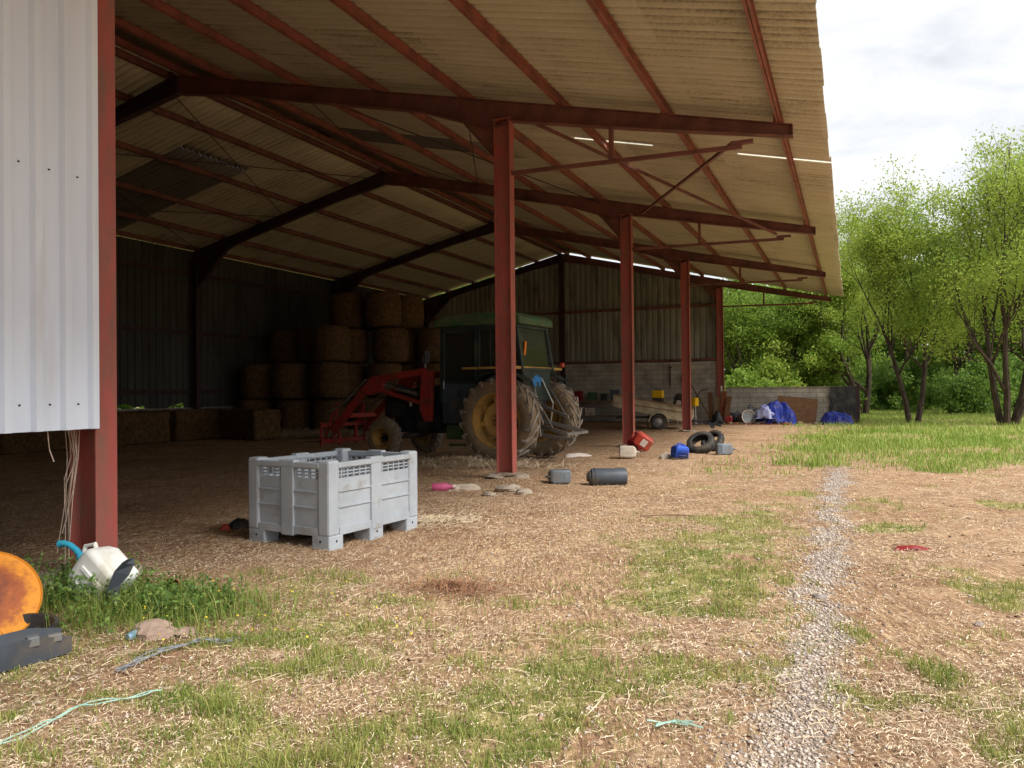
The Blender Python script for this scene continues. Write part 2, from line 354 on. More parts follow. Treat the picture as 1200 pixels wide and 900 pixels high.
# ------------------------------------------------------------------ ground sheet
def axis(lo, hi, flo, fhi, st, g=1.12):
    c = list(np.arange(flo, fhi+1e-6, st)); s = st; v = fhi
    while v < hi: s *= g; v += s; c.append(v)
    s = st; v = flo
    while v > lo: s *= g; v -= s; c.insert(0, v)
    return np.array(c)
xs = axis(-600, 600, -4, 6.5, .05); ys = axis(-300, 700, 2.4, 13, .05)
GX, GY = np.meshgrid(xs, ys); gx = GX.ravel(); gy = GY.ravel()
fade = 1-sst(60, 150, np.hypot(gx, gy))
V = np.stack([gx, gy, H(gx, gy)*fade-.0], 1)
nx, ny = len(xs), len(ys)
ii = (np.arange(ny-1)[:,None]*nx+np.arange(nx-1)[None,:]).ravel()
F = np.stack([ii, ii+1, ii+nx+1, ii+nx], 1)
def ground_mat():
    m = bpy.data.materials.new('barnyard_ground'); m.use_nodes = True; nt = m.node_tree; N = nt.nodes; K = nt.links; b = N['Principled BSDF']
    b.inputs['Roughness'].default_value = .95; b.inputs['Specular IOR Level'].default_value = .1
    tc = N.new('ShaderNodeTexCoord')
    def noise(s, d=8, r=.65, v=None, sx=None):
        n = N.new('ShaderNodeTexNoise'); n.inputs['Scale'].default_value = s; n.inputs['Detail'].default_value = d; n.inputs['Roughness'].default_value = r
        if sx:
            mp = N.new('ShaderNodeMapping'); mp.inputs['Scale'].default_value = sx; mp.inputs['Rotation'].default_value = (0,0,v or 0); K.new(tc.outputs['Object'], mp.inputs[0]); K.new(mp.outputs[0], n.inputs['Vector'])
        else: K.new(tc.outputs['Object'], n.inputs['Vector'])
        return n.outputs['Fac']
    def ramp(src, stops):
        c = N.new('ShaderNodeValToRGB'); e = c.color_ramp.elements; e[0].position = stops[0][0]; e[0].color = (*L(stops[0][1]), 1); e[1].position = stops[-1][0]; e[1].color = (*L(stops[-1][1]), 1)
        for p, k in stops[1:-1]: x = e.new(p); x.color = (*L(k), 1)
        K.new(src, c.inputs[0]); return c.outputs[0]
    def mix(f, a, c, bt='MIX'):
        x = N.new('ShaderNodeMix'); x.data_type = 'RGBA'; x.blend_type = bt
        if isinstance(f, float): x.inputs[0].default_value = f
        else: K.new(f, x.inputs[0])
        K.new(a, x.inputs[6]); K.new(c, x.inputs[7]); return x.outputs[2]
    def mr(s, a, z, lo=0, hi=1):
        r = N.new('ShaderNodeMapRange'); r.inputs[1].default_value = a; r.inputs[2].default_value = z; r.inputs[3].default_value = lo; r.inputs[4].default_value = hi; K.new(s, r.inputs[0]); return r.outputs[0]
    def madd(a, k, c):
        n = N.new('ShaderNodeMath'); n.operation = 'MULTIPLY_ADD'; K.new(a, n.inputs[0]); n.inputs[1].default_value = k; K.new(c, n.inputs[2]); return n.outputs[0]
    big = noise(.55, 6); mid = noise(5, 8, .7); fine = noise(60, 6, .75)
    s1 = noise(38, 4, .6, .5, (1,.16,1)); s2 = noise(38, 4, .6, 1.9, (1,.16,1)); s3 = noise(34, 4, .6, -.6, (1,.18,1))
    soil = ramp(madd(fine, .6, mid), [(.45,(118,88,66)),(.72,(162,131,104)),(.92,(197,168,136)),(1.05,(222,196,162))])
    st = ramp(s1, [(.44,(124,92,68)),(.56,(182,152,119)),(.66,(234,206,160))])
    st2 = ramp(s2, [(.42,(124,92,70)),(.55,(174,144,112)),(.68,(222,192,150))])
    st3 = ramp(s3, [(.42,(116,84,62)),(.55,(170,140,108)),(.68,(226,194,146))])
    straw = mix(mr(noise(9), .46, .54), mix(mr(noise(7.3), .47, .53), st, st2), st3)
    base = mix(mr(big, .4, .62, .25, .8), soil, straw)
    base = mix(mr(noise(1.3, 8, .7), .45, .75, 0, .55), base, ramp(fine, [(.3,(110,76,54)),(.7,(164,130,104))]))
    ag = N.new('ShaderNodeAttribute'); ag.attribute_name = 'grass'; av = N.new('ShaderNodeAttribute'); av.attribute_name = 'gravel'
    gcol = ramp(madd(fine, .5, mid), [(.5,(98,104,58)),(.75,(142,144,82)),(1.0,(196,180,120))])
    gf = madd(mid, .5, ag.outputs['Fac']); 
    base = mix(mr(gf, .55, 1.05, 0, .85), base, gcol)
    pc = ramp(noise(110, 4, .7), [(.35,(118,104,92)),(.5,(168,152,136)),(.65,(206,194,180))])
    base = mix(mr(madd(mid, .8, av.outputs['Fac']), .65, 1.25, 0, .75), base, pc)
    dk = N.new('ShaderNodeMix'); dk.data_type = 'RGBA'; dk.blend_type = 'MULTIPLY'; K.new(mr(noise(.9, 9, .72), .5, .68, 0, .75), dk.inputs[0]); K.new(base, dk.inputs[6]); dk.inputs[7].default_value = (.62,.52,.46,1); base = dk.outputs[2]
    lt = N.new('ShaderNodeMix'); lt.data_type = 'RGBA'; K.new(mr(noise(2.1, 9, .75), .6, .72, 0, .5), lt.inputs[0]); K.new(base, lt.inputs[6]); lt.inputs[7].default_value = (*L((214,200,180)),1); base = lt.outputs[2]
    K.new(base, b.inputs['Base Color'])
    bp = N.new('ShaderNodeBump'); bp.inputs['Strength'].default_value = 1.0; bp.inputs['Distance'].default_value = .02; K.new(madd(s1, .5, madd(fine, .6, s2)), bp.inputs['Height']); K.new(bp.outputs[0], b.inputs['Normal'])
    return m
go = npmesh('ground', V, F, ground_mat(), smooth=True)
for nm, fn in (('grass', m_grass), ('gravel', m_gravel)):
    at = go.data.attributes.new(nm, 'FLOAT', 'POINT'); at.data.foreach_set('value', fn(gx, gy).astype(np.float32))
tag(go, kind='structure')

# ------------------------------------------------------------------ scatter: straw, grass, pebbles
def sample(n, zmin, zmax, spread=1.0, xl=None, power=1.0):
    """world points over the yard, denser near the yard's front"""
    u = rng.random(n)
    z = zmin*(zmax/zmin)**u if power == 1 else (zmin**(1-power)+u*(zmax**(1-power)-zmin**(1-power)))**(1/(1-power))
    x = (rng.random(n)*2-1)*(z*.78+.8)*spread
    return x, z
def ribbons(n, x, y, ln, w, tilt, name, m, lift=.004, tint=None, label=None, cat='straw'):
    a = rng.random(n)*2*np.pi; z = H(x, y)+lift+rng.random(n)*.012
    dx = np.cos(a)*ln/2; dy = np.sin(a)*ln/2; dz = (rng.random(n)-.3)*ln*tilt
    nxp = -np.sin(a)*w/2; nyp = np.cos(a)*w/2
    c = rng.normal(0, .04, n)*ln   # slight bend
    V = np.empty((n, 6, 3))
    for k, (s, ww) in enumerate(((-1, 1), (0, 1), (1, .6))):
        cx = x+dx*s+(c*nxp/w*2 if s == 0 else 0); cy = y+dy*s+(c*nyp/w*2 if s == 0 else 0); cz = z+dz*(s+1)/2+(.004 if s == 0 else 0)
        V[:,k*2,0] = cx-nxp*ww; V[:,k*2,1] = cy-nyp*ww; V[:,k*2,2] = cz
        V[:,k*2+1,0] = cx+nxp*ww; V[:,k*2+1,1] = cy+nyp*ww; V[:,k*2+1,2] = cz+w*.3
    b = np.arange(n)[:,None]*6
    F = np.concatenate([b+np.array([0,1,3,2]), b+np.array([2,3,5,4])])
    tt = rng.random(n)**1.3 if tint is None else tint
    o = npmesh(name, V.reshape(-1,3), F, m, tint=np.concatenate([tt, tt]))
    return tag(o, label, cat, kind='stuff')
n = 230000
x, y = sample(n, 2.4, 22)
g = m_grass(x, y); gv = m_gravel(x, y); bx, by = toB(x, y)
dn = .25+.75*sst(.35, .65, fbm(x*.9, y*.9, 41, 4))
keep = rng.random(n) < dn*(1-.55*g)*(1-.75*gv)
x, y = x[keep], y[keep]; n = len(x)
sz = .6+.25*np.clip(y/6, 0, 2.2)
ribbons(n, x, y, (.022+.06*rng.random(n)**2.0)*sz, .0036*sz*(.6+.8*rng.random(n)), .35, 'straw_litter', M['straw'], label='loose brown and pale straw littering the barnyard ground', cat='straw')
n = 150000; x, y = sample(n, 2.4, 20); g = m_grass(x, y); kp = rng.random(n) < (1-.5*g)*(1-.6*m_gravel(x, y))*(.3+.7*sst(.35, .6, fbm(x*1.4, y*1.4, 47, 4))); x, y = x[kp], y[kp]; n = len(x)
sz = .7+.25*np.clip(y/6, 0, 2.2)
ribbons(n, x, y, (.006+.014*rng.random(n))*sz, .0045*sz*(.5+rng.random(n)), .5, 'straw_chaff', M['straw'], label='fine chaff and straw crumbs trodden into the ground', cat='straw')
n = 900; x, y = sample(n, 2.5, 9)
ribbons(n, x, y, .08+.16*rng.random(n)**2, np.full(n, .0032), .15, 'long_straw_stalks', M['straw'], tint=.45+.45*rng.random(n), label='long pale straw stalks lying across the yard', cat='straw')

def blades(name, x, y, h, w, m, tint, label, cat, lean=.5, curl=.5):
    n = len(x); a = rng.random(n)*2*np.pi; z = H(x, y)-.004
    la = rng.random(n)*2*np.pi; l = lean*rng.random(n)*h
    wx = np.cos(a)*w/2; wy = np.sin(a)*w/2; lx = np.cos(la)*l; ly = np.sin(la)*l
    V = np.empty((n,5,3))
    V[:,0] = np.stack([x-wx, y-wy, z], 1); V[:,1] = np.stack([x+wx, y+wy, z], 1)
    V[:,2] = np.stack([x+lx*.35-wx*.8, y+ly*.35-wy*.8, z+h*.6], 1); V[:,3] = np.stack([x+lx*.35+wx*.8, y+ly*.35+wy*.8, z+h*.6], 1)
    V[:,4] = np.stack([x+lx, y+ly, z+h*(1-curl*rng.random(n)*.4)], 1)
    b = np.arange(n)[:,None]*5
    o = npmesh(name, V.reshape(-1,3), [b+np.array([0,1,3,2]), b+np.array([2,3,4])], m, tint=np.concatenate([tint, tint]))
    return tag(o, label, cat, kind='stuff')
# near grass
n = 620000; x, y = sample(n, 2.3, 12.6)
g = m_grass(x, y); cl = fbm(x*9, y*9, 51, 2)
keep = rng.random(n) < g*sst(.30, .62, cl)*1.0+g*.12
x, y = x[keep], y[keep]; n = len(x)
cl2 = sst(.62, .78, fbm(x*4.5, y*4.5, 58, 2))
hh = (.014+.045*rng.random(n)**1.6)*(.6+.8*fbm(x*1.5, y*1.5, 55, 2))*(1+.9*cl2)
tn = np.clip(rng.normal(.52, .32, n)+.9*(fbm(x*2, y*2, 57, 3)-.5), 0, 1)
blades('grass', x, y, hh, .0026*(1+np.clip(y/6, 0, 1)), M['grass'], tn, 'short green and yellowing grass in patches in front of the barn', 'grass', .9)
# meadow
n = 240000; u = rng.random(n); y = 12.2*(75/12.2)**u; x = 2.0+rng.random(n)*(y*.95)
g = m_grass(x, y); keep = (rng.random(n) < g*(.3+.7*sst(.35, .6, fbm(x*1.1, y*1.1, 61, 3))))
bx, by = toB(x, y); keep &= ~((bx < .6) & (by < 22.5))
x, y = x[keep], y[keep]; n = len(x)
hh = (.05+.12*rng.random(n)**1.6)*(.5+1.0*fbm(x*.6, y*.6, 63, 3))*(1+.2*np.clip(y/30,0,1))
bx, by = toB(x, y)
tall = np.exp(-(((x-5.6)/.8)**2+((y-14.2)/.9)**2)) 
blades('meadow_grass', x, y, hh*(1+.8*tall), .006+.0009*y*.6, M['grassfar'], np.clip(rng.normal(.4,.28,n)+1.2*(fbm(x*.35, y*.35, 64, 3)-.5), 0, 1), 'long fresh green meadow grass between the yard and the trees', 'grass', .7)

def pebbles(name, x, y, s, tint, label, cat='gravel', m=None):
    n = len(x)
    base = np.array([[1,0,0],[-1,0,0],[0,1,0],[0,-1,0],[0,0,1],[0,0,-1.]])
    V = base[None]*s[:,None,None]*np.array([1,.8,.55])*(.6+.8*rng.random((n,6,1)))
    a = rng.random(n)*2*np.pi; c, sn = np.cos(a)[:,None], np.sin(a)[:,None]
    X = V[:,:,0]*c-V[:,:,1]*sn+x[:,None]; Y = V[:,:,0]*sn+V[:,:,1]*c+y[:,None]; Z = V[:,:,2]+(H(x, y)+s*.2)[:,None]
    V = np.stack([X, Y, Z], 2).reshape(-1,3)
    f = np.array([[0,2,4],[2,1,4],[1,3,4],[3,0,4],[2,0,5],[1,2,5],[3,1,5],[0,3,5]])
    F = (np.arange(n)[:,None,None]*6+f[None]).reshape(-1,3)
    o = npmesh(name, V, F, m or M['pebble'], tint=np.repeat(tint, 8))
    return tag(o, label, cat, kind='stuff')
n = 64000; by = -9.8+rng.random(n)**1.5*13.5; bx = 4.55+rng.normal(0, .2, n)
P = np.array([P1.x, P1.y])[None]+bx[:,None]*np.array([[.9146,-.404]])+by[:,None]*np.array([[.404,.9146]])
x, y = P[:,0], P[:,1]; keep = rng.random(n) < m_gravel(x, y)+.10; x, y = x[keep], y[keep]; n = len(x)
pebbles('gravel', x, y, .003+.013*rng.random(n)**4, rng.random(n), 'pale gravel drip line running under the edge of the roof')
n = 9000; x, y = sample(n, 2.5, 18); g = fbm(x*1.2, y*1.2, 45, 3); k_ = rng.random(n) < sst(.35, .65, g); x, y = x[k_], y[k_]; n = len(x)
pebbles('soil_clods', x, y, .004+.02*rng.random(n)**4, rng.random(n), 'brown clods and crumbs of dry soil over the yard', 'soil', mat('clods', L((104,84,68)), L((170,140,114)), tint=True, rough=.95))
n = 3600; x, y = sample(n, 2.5, 16)
pebbles('scattered_stones', x, y, .004+.016*rng.random(n)**4, .3+.7*rng.random(n), 'small pale stones scattered over the yard', 'stones')

def rock_mesh(s, seed, n=14):
    mb = MB(); pr = [(0,-1)]+[(math.sin(math.pi*k/7), -math.cos(math.pi*k/7)) for k in range(1, 7)]+[(0,1)]
    mb.lathe(pr, n); out = []
    for (x, y, z) in mb.v:
        f = .7+.6*float(vnoise(x*1.4+z*1.7+seed*5.1, y*1.6-z*1.2+seed*3.3, seed)); out.append((x*f*s[0], y*f*s[1], z*f*s[2]))
    mb.v = out; return mb
# ------------------------------------------------------------------ barn
barn = empty('open_barn', tuple(P1), (0,0,TH), 'large open-sided hay barn with red steel posts and corrugated fibre cement roof', 'barn')
RX = -7.0; LX = -14.2; SL = .235
def zc(x): return 5.72-SL*x if x >= RX else 5.72-SL*RX-SL*(RX-x)
FR = [-14.35, -7.12, 0, 7.16, 14.3, 21.5]
def hbeam_v(mb, x, y, z0, z1, d=.27, w=.17):          # outer face at x, depth d inward
    mb.bb((x-.012, y-w/2, z0), (x, y+w/2, z1)); mb.bb((x-d, y-w/2, z0), (x-d+.012, y+w/2, z1)); mb.bb((x-d+.012, y-.005, z0), (x-.012, y+.005, z1))
for i, y in enumerate(FR):
    for side in (0, 1):
        mb = MB(); x = 0 if side == 0 else LX+.27
        z1 = zc(x-.13)-.14
        hbeam_v(mb, x, y, -.1, z1)
        if side == 0: mb.bb((-.36, y-.16, -.05), (.07, y+.16, .012 if i != 2 else .03)); 
        mb.bb((x-.30, y-.10, z1-.016), (x+.03, y+.10, z1-.001))
        for bx_ in (-.24, -.03):
            for by_ in (-.06, .06): mb.tube([(x+bx_, y+by_, z1-.04), (x+bx_, y+by_, z1-.016)], .014, 6)
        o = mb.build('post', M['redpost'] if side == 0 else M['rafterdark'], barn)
        if side == 0:
            fo = rock_mesh((.34, .30, .06), 200+i, 18).build('concrete_footing', M['concrete'], barn); fo.location = (-.14, y, hz(BW(-.14, y))+.012)
        if side == 1: o['label'] = 'dark steel post at the back wall'
    # rafters: I section, tapering toward the eave tip
    for side in (0, 1):
        mb = MB(); pts = []
        if side == 0: sx_ = [4.1, 2.2, 0, -.3, -1.6, -5.4, RX]; dp = [.16, .24, .30, .46, .28, .28, .36]
        else: sx_ = [RX, -8.6, -12.3, -13.9, -14.2]; dp = [.36, .28, .28, .52, .5]
        top = lambda xx: zc(xx)+.14
        for a in range(len(sx_)-1):
            x0, x1 = sx_[a], sx_[a+1]; d0, d1 = dp[a], dp[a+1]
            for (o0, o1, w) in ((0, .012, .15), (None, None, .15), ('web', 0, .01)):
                if o0 == 0: q = [(x0, top(x0)), (x1, top(x1)), (x1, top(x1)-.012), (x0, top(x0)-.012)]
                elif o0 is None: q = [(x0, top(x0)-d0+.012), (x1, top(x1)-d1+.012), (x1, top(x1)-d1), (x0, top(x0)-d0)]
                else: q = [(x0, top(x0)-.012), (x1, top(x1)-.012), (x1, top(x1)-d1+.012), (x0, top(x0)-d0+.012)]
                mb.prism(q, w, Matrix.Translation((0, y, 0)))
        if side == 0: mb.bb((4.1, y-.075, top(4.1)-.16), (4.112, y+.075, top(4.1)))
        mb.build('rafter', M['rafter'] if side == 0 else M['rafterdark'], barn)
    mb = MB(); mb.prism([(-.275, zc(-.27)-.15), (-.275, zc(-.27)-.75), (-.9, zc(-.9)-.15)], .012, Matrix.Translation((0, y, 0)))
    mb.beam((-.28, y, zc(-.27)-.75), (-.92, y, zc(-.9)-.16), .14, .012); mb.build('haunch', M['rafter'], barn)
    mb = MB(); mb.prism([(LX+.27, zc(LX)-.15), (LX+.27, zc(LX)-.95), (LX+1.5, zc(LX+1.5)-.15)], .012, Matrix.Translation((0, y, 0)))
    mb.beam((LX+.28, y, zc(LX)-.95), (LX+1.52, y, zc(LX+1.5)-.16), .14, .014); mb.build('haunch', M['rafterdark'], barn)
    # eave strut with hanger
    mb = MB(); mb.beam((.0, y, 4.76), (3.45, y, 4.70), .05, .06); mb.bb((3.3, y-.04, 4.73), (3.6, y+.04, 4.78)); mb.build('strut', M['rafter'], barn)
    mb = MB(); mb.bb((1.57, y-.035, 4.76), (1.63, y+.035, zc(1.6)-.12)); mb.build('hanger', M['rafter'], barn)
PUR = [3.94, 2.42, .82, -.83, -2.47, -4.14, -5.78, -6.8, -7.2, -8.3, -9.9, -11.5, -12.9, -14.0]
for x in PUR:
    mb = MB(); sgn = 1 if x > RX else -1; z = zc(x)+.145; y0, y1 = -14.7, 21.9
    mb.bb((x-.004, y0, z), (x+.004, y1, z+.125)); mb.bb((x-.035, y0, z), (x+.035, y1, z+.008)); mb.bb((x-.035, y0, z+.125), (x+.035, y1, z+.133))
    for y in FR: mb.bb((x-.075 if sgn > 0 else x+.01, y-.05, z-.005), (x-.01 if sgn > 0 else x+.075, y+.05, z+.13))
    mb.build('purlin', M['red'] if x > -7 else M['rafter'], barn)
# braces in the roof plane
def zr(x): return zc(x)+.10
for (y0, y1) in ((0, 7.16),):
    mb = MB(); mb.beam((3.3, y0+.1, zr(3.3)-.26), (.25, y1-.1, zr(.25)-.2), .045, .045); mb.build('brace', M['rafter'], barn)
    mb = MB(); mb.beam((.3, y0+.1, zr(.3)-.2), (3.3, y1-.1, zr(3.3)-.24), .045, .045); mb.build('brace', M['rafter'], barn)
for (xa, xb) in ((-.8, -4.1), (-4.1, -6.9), (-7.3, -10.5), (-10.5, -13.8)):
    for k in (0, 1):
        mb = MB(); a, b = (xa, xb) if k else (xb, xa); mb.tube([(a, 0, zr(a)-.05), (b, 7.16, zr(b)-.05)], .012, 5); mb.build('tie_rod', M['rafterdark'], barn)
# roof sheets
def sheet(name, m, x0, x1, y0, y1, skip=None, lap=100, thick=.007):
    ps = .177/6; nyy = max(2, int(round((y1-y0)/ps))); yy = np.linspace(y0, y1, nyy+1)
    rows = []; lo, hi = min(x0, x1), max(x0, x1)
    k = 0; s = hi
    bounds = [hi]
    while s-lap > lo+.3: s -= lap; bounds.append(s)
    bounds.append(lo)
    V = []; F = []; 
    for bi in range(len(bounds)-1):
        a, b = bounds[bi], bounds[bi+1]
        right = a > RX+.01
        if right: b = max(b-.07, lo) if b > lo+.01 else b
        else: a = min(a+.07, hi)
        cuts = np.linspace(a, b, 9)
        o = len(V)
        for ci, cx in enumerate(cuts):
            f = ci/8.0
            up = (f if right else 1-f)          # 1 at the upper end
            off = .008*(1-up)              # lower end laps over the sheet below
            sag = .0
            for j, yv in enumerate(yy):
                jit = .010*(vnoise(yv*1.3, 3.1, 77)-.5)
                V.append((cx, yv, 5.0))
                z = zc(cx)+.305+(.030)*math.cos(2*math.pi*yv/.177)+off+float(jit)
                V[-1] = (cx+(float(vnoise(math.floor(yv/1.06), 3, 79))-.5)*.03*(1 if (bi == 0 and ci == 0 and right) else 0), yv, z)
        w = nyy+1
        for ci in range(8):
            for j in range(nyy):
                cxm = (cuts[ci]+cuts[ci+1])/2; ym = (yy[j]+yy[j+1])/2
                if skip and skip(cxm, ym): continue
                F.append((o+ci*w+j, o+ci*w+j+1, o+(ci+1)*w+j+1, o+(ci+1)*w+j))
    ob = npmesh(name, np.array(V), np.array(F), m, barn, smooth=True)
    md = ob.modifiers.new('solid', 'SOLIDIFY'); md.thickness = thick; md.offset = 1
    return ob
def gap(x, y): return 2.22 < y < 2.36 and (x > 3.1 or .6 < x < 1.8)
sheet('roof_sheeting', M['fibre'], RX+.05, 4.53, -14.8, 3.3, gap)
sheet('roof_sheeting', M['fibre'], RX+.05, 4.53, 4.36, 22.05)
sheet('roof_sheeting', M['fibre'], -2.2, 4.53, 3.3, 4.36)
o = sheet('rooflight_sheet', M['skyl'], RX+.05, -2.2, 3.3, 4.36); o['label'] = 'dark grimy rooflight strip'
sheet('roof_sheeting', M['fibre'], -14.7, RX-.05, -14.8, 2.2)
sheet('roof_sheeting', M['fibre'], -14.7, RX-.05, 4.4, 21.95)
sheet('roof_sheeting', M['fibre'], -9.4, RX-.05, 2.2, 4.4)
o = sheet('rooflight_sheet', M['skyl'], -14.7, -9.4, 2.2, 4.4); o['label'] = 'dark grimy rooflight strip'
mb = MB(); zz = zc(RX)+.35
for s in (-1, 1): mb.add([(RX, -14.8, zz+.03), (RX+s*.3, -14.8, zz-.04), (RX+s*.3, 21.95, zz-.04), (RX, 21.95, zz+.03)], [(0,1,2,3)])
mb.build('ridge_cap', M['fibre'], barn, solid=.01)

def trapz(mb, axis, fixed, a0, a1, zlo, zhi, pitch=.25, rib=.06, dep=.035, out=1, sl=.025):
    """trapezoidal metal sheet running along an axis; zlo, zhi may be functions"""
    f = lambda v, a: v(a) if callable(v) else v
    a = a0; pts = []
    while a < a1-1e-6:
        for da, d in ((0, 0), (pitch-rib-2*sl, 0), (pitch-rib-sl, dep), (pitch-sl, dep)):
            if a+da <= a1: pts.append((a+da, d))
        a += pitch
    pts.append((a1, 0)); o = len(mb.v)
    for (p, d) in pts:
        q = fixed+out*d
        for z in (f(zlo, p), f(zhi, p)): mb.v.append((p, q, z) if axis == 'x' else (q, p, z))
    for i in range(len(pts)-1): mb.f.append((o+2*i, o+2*i+2, o+2*i+3, o+2*i+1))
# front white cladding beside the first post, its rail
mb = MB(); trapz(mb, 'y', .02, -14.4, -7.20, 1.15, zc(0)+.1, .20, .045, .035, 1, .016)
o = mb.build('wall_cladding', M['white_sheet'], barn, solid=.004); o['label'] = 'white ribbed metal cladding ending above the ground'
mb = MB()
for yy_ in np.arange(-14.4, -7.3, .20):
    for zz_ in (1.32, 2.85): mb.tube([(.018, yy_+.05, zz_), (.028, yy_+.05, zz_)], .006, 8)
mb.build('fixing_screws', M['engine'], barn)
mb = MB(); mb.bb((-.08, -14.3, 1.25), (-.02, -7.2, 1.37)); mb.bb((-.08, -14.3, 3.0), (-.02, -7.2, 3.12)); mb.build('cladding_rail', M['rafterdark'], barn)
mb = MB(); mb.bb((-.25, -14.4, -.1), (.12, -7.3, .085)); mb.build('concrete_plinth', M['concrete'], barn, bevel=.01)
# back (left) wall
def lo_(y):
    v = .90+.05*math.sin(y*3.1)
    if 4.35 < y < 5.45: v = 1.06+.05*math.sin(y*7)
    if 6.3 < y < 6.85: v = 1.12-.2*(6.85-y)
    if -3.4 < y < -2.9: v = 1.03
    return v
mb = MB(); trapz(mb, 'y', LX-.03, -14.4, 21.5, lo_, zc(LX)+.22, .25, .06, .035, -1); mb.build('back_wall_cladding', M['shaded_sheet'], barn, solid=.004)
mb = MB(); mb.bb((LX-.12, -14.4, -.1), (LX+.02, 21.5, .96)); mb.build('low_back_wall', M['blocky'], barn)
for z in (1.45, 3.3, 5.15):
    mb = MB(); mb.bb((LX-.02, -14.3, z-.06), (LX+.05, 21.4, z+.06)); mb.build('girt', M['rafterdark'], barn)
# far gable
mb = MB()
def gtop(x): return zc(x)+.10
trapz(mb, 'x', 21.62, -14.2, -.02, 2.5, gtop, .25, .06, .035, 1); mb.build('gable_cladding', M['grey_sheet'], barn, solid=.004)
mb = MB(); mb.bb((-14.2, 21.5, -.1), (-.02, 21.7, 2.52)); mb.build('gable_block_wall', M['block'], barn)
for z in (2.6, 4.85):
    mb = MB(); mb.bb((-14.1, 21.45, z-.05), (-.28, 21.58, z+.05)); mb.build('girt', M['rafter'], barn)
for x in (RX,):
    mb = MB(); mb.bb((x-.1, 21.35, 0), (x+.1, 21.44, zc(x)-.1)); mb.build('gable_post', M['rafterdark'], barn)
# unseen near gable, added to keep daylight out and darken the interior
mb = MB(); trapz(mb, 'x', -14.45, -14.2, -.02, .1, gtop, .25, .06, .035, -1); mb.build('near_gable_light_block', M['grey_sheet'], barn, solid=.004)

# ------------------------------------------------------------------ yard wall beside the gable
w = empty('yard_wall', tuple(BW(.02, 21.5)), (0,0,TH), 'low grey block wall running from the barn corner towards the trees', 'wall')
mb = MB(); mb.bb((.02, 0, -.1), (4.9, .2, 1.40)); mb.build('wall', M['block'], w, bevel=.01)
mb = MB(); 
for k in range(10): mb.box((.27+k*.5, .1, 1.415), (.48, .26, .03), rot=(0, 0, random.uniform(-.02, .02)))
mb.build('coping', M['concrete'], w)
mb = MB(); mb.bb((4.9, -.05, -.1), (5.05, .25, 1.45)); mb.build('end_post', M['rafterdark'], w)

def crumple(name, m, cx, cy, cz, sx_, sy_, sz_, seed, parent=None, n=26, amp=.22, mtx=None, floor=True):
    """a crumpled heap of cloth: a folded half-dome"""
    u = np.linspace(0, 1, n); U, W = np.meshgrid(u, u); a = (U-.5)*2; b = (W-.5)*2
    rr = np.sqrt(a*a+b*b)
    fold = np.abs(fbm(U*5+seed, W*5, seed, 3)-.5)*2
    X = a*sx_*(1+.15*(fbm(U*4, W*4+9, seed+3, 2)-.5)); Y = b*sy_*(1+.15*(fbm(U*4+3, W*4, seed+5, 2)-.5))
    Zz = sz_*(np.clip(1-rr**2*.95, 0, 1)**.6)*(.55+.9*fbm(U*2.2+seed, W*2.2, seed+9, 2))-amp*sz_*fold
    V = np.stack([X+cx, Y+cy, np.maximum(Zz, -.02)+cz], 2).reshape(-1,3)
    i = (np.arange(n-1)[:,None]*n+np.arange(n-1)[None]).ravel(); F = np.stack([i, i+1, i+n+1, i+n], 1)
    o = npmesh(name, V, F, m, parent, smooth=False)
    md = o.modifiers.new('solid', 'SOLIDIFY'); md.thickness = .006
    return o
def rot_at(o, rz): o.rotation_euler = (0, 0, rz)
# black sheet hung on the wall end
e = empty('black_sheet', tuple(BW(4.45, 21.42, 0)), (0,0,TH), 'ragged black plastic sheet hanging over the end of the low block wall', 'plastic sheet')
mb = MB(); n = 12; vs = []; fs = []
for j in range(n+1):
    for i in range(n+1):
        x = -.45+i/n*.95; z = 1.42-j/n*(1.2+.15*math.sin(i*1.7)); vs.append((x+.03*math.sin(j*1.3), -.02-.03*float(vnoise(i*.7, j*.5, 9)), z))
for j in range(n):
    for i in range(n): fs.append((j*(n+1)+i, j*(n+1)+i+1, (j+1)*(n+1)+i+1, (j+1)*(n+1)+i))
mb.add(vs, fs); o = mb.build('sheet', M['black'], e, solid=.004)

# junk by the yard wall
p = BW(2.05, 20.2)
e = empty('blue_tarpaulin', tuple(p), (0,0,TH), 'crumpled blue tarpaulin heaped against the low wall, next to the brown board', 'tarpaulin')
crumple('sheet', M['tarp'], .1, 0, 0, .72, .5, .86, 3, e, 44, .7)
crumple('faded_fold', M['tarppale'], -.30, -.26, .25, .42, .3, .62, 8, e, 34, .6)
e = empty('blue_tarpaulin', tuple(BW(4.25, 20.6)), (0,0,TH), 'smaller blue tarpaulin rumpled at the far end of the low wall in the grass', 'tarpaulin')
crumple('sheet', M['tarp'], 0, 0, 0, .6, .3, .42, 14, e, 40, .7)
e = empty('brown_board', tuple(BW(2.75, 21.0)), (R(-14), R(6), TH), 'brown board leaning on the low block wall behind the blue tarpaulin', 'board')
mb = MB(); mb.bb((-.75, -.02, 0), (.75, .02, 1.05)); mb.build('panel', M['rustybrown'], e, bevel=.005)
e = empty('grey_drum', tuple(BW(1.05, 19.95)), (R(80), 0, TH+.5), 'small grey metal drum lying on its side left of the blue tarpaulin', 'drum')
mb = MB(); mb.lathe([(0,-.28),(.23,-.28),(.25,-.26),(.25,-.1),(.262,-.09),(.25,-.08),(.25,.08),(.262,.09),(.25,.1),(.25,.26),(.22,.28),(0,.24)], 24, Matrix.Translation((0,.25,0))); mb.build('drum_body', M['greyplastic'], e, smooth=True)
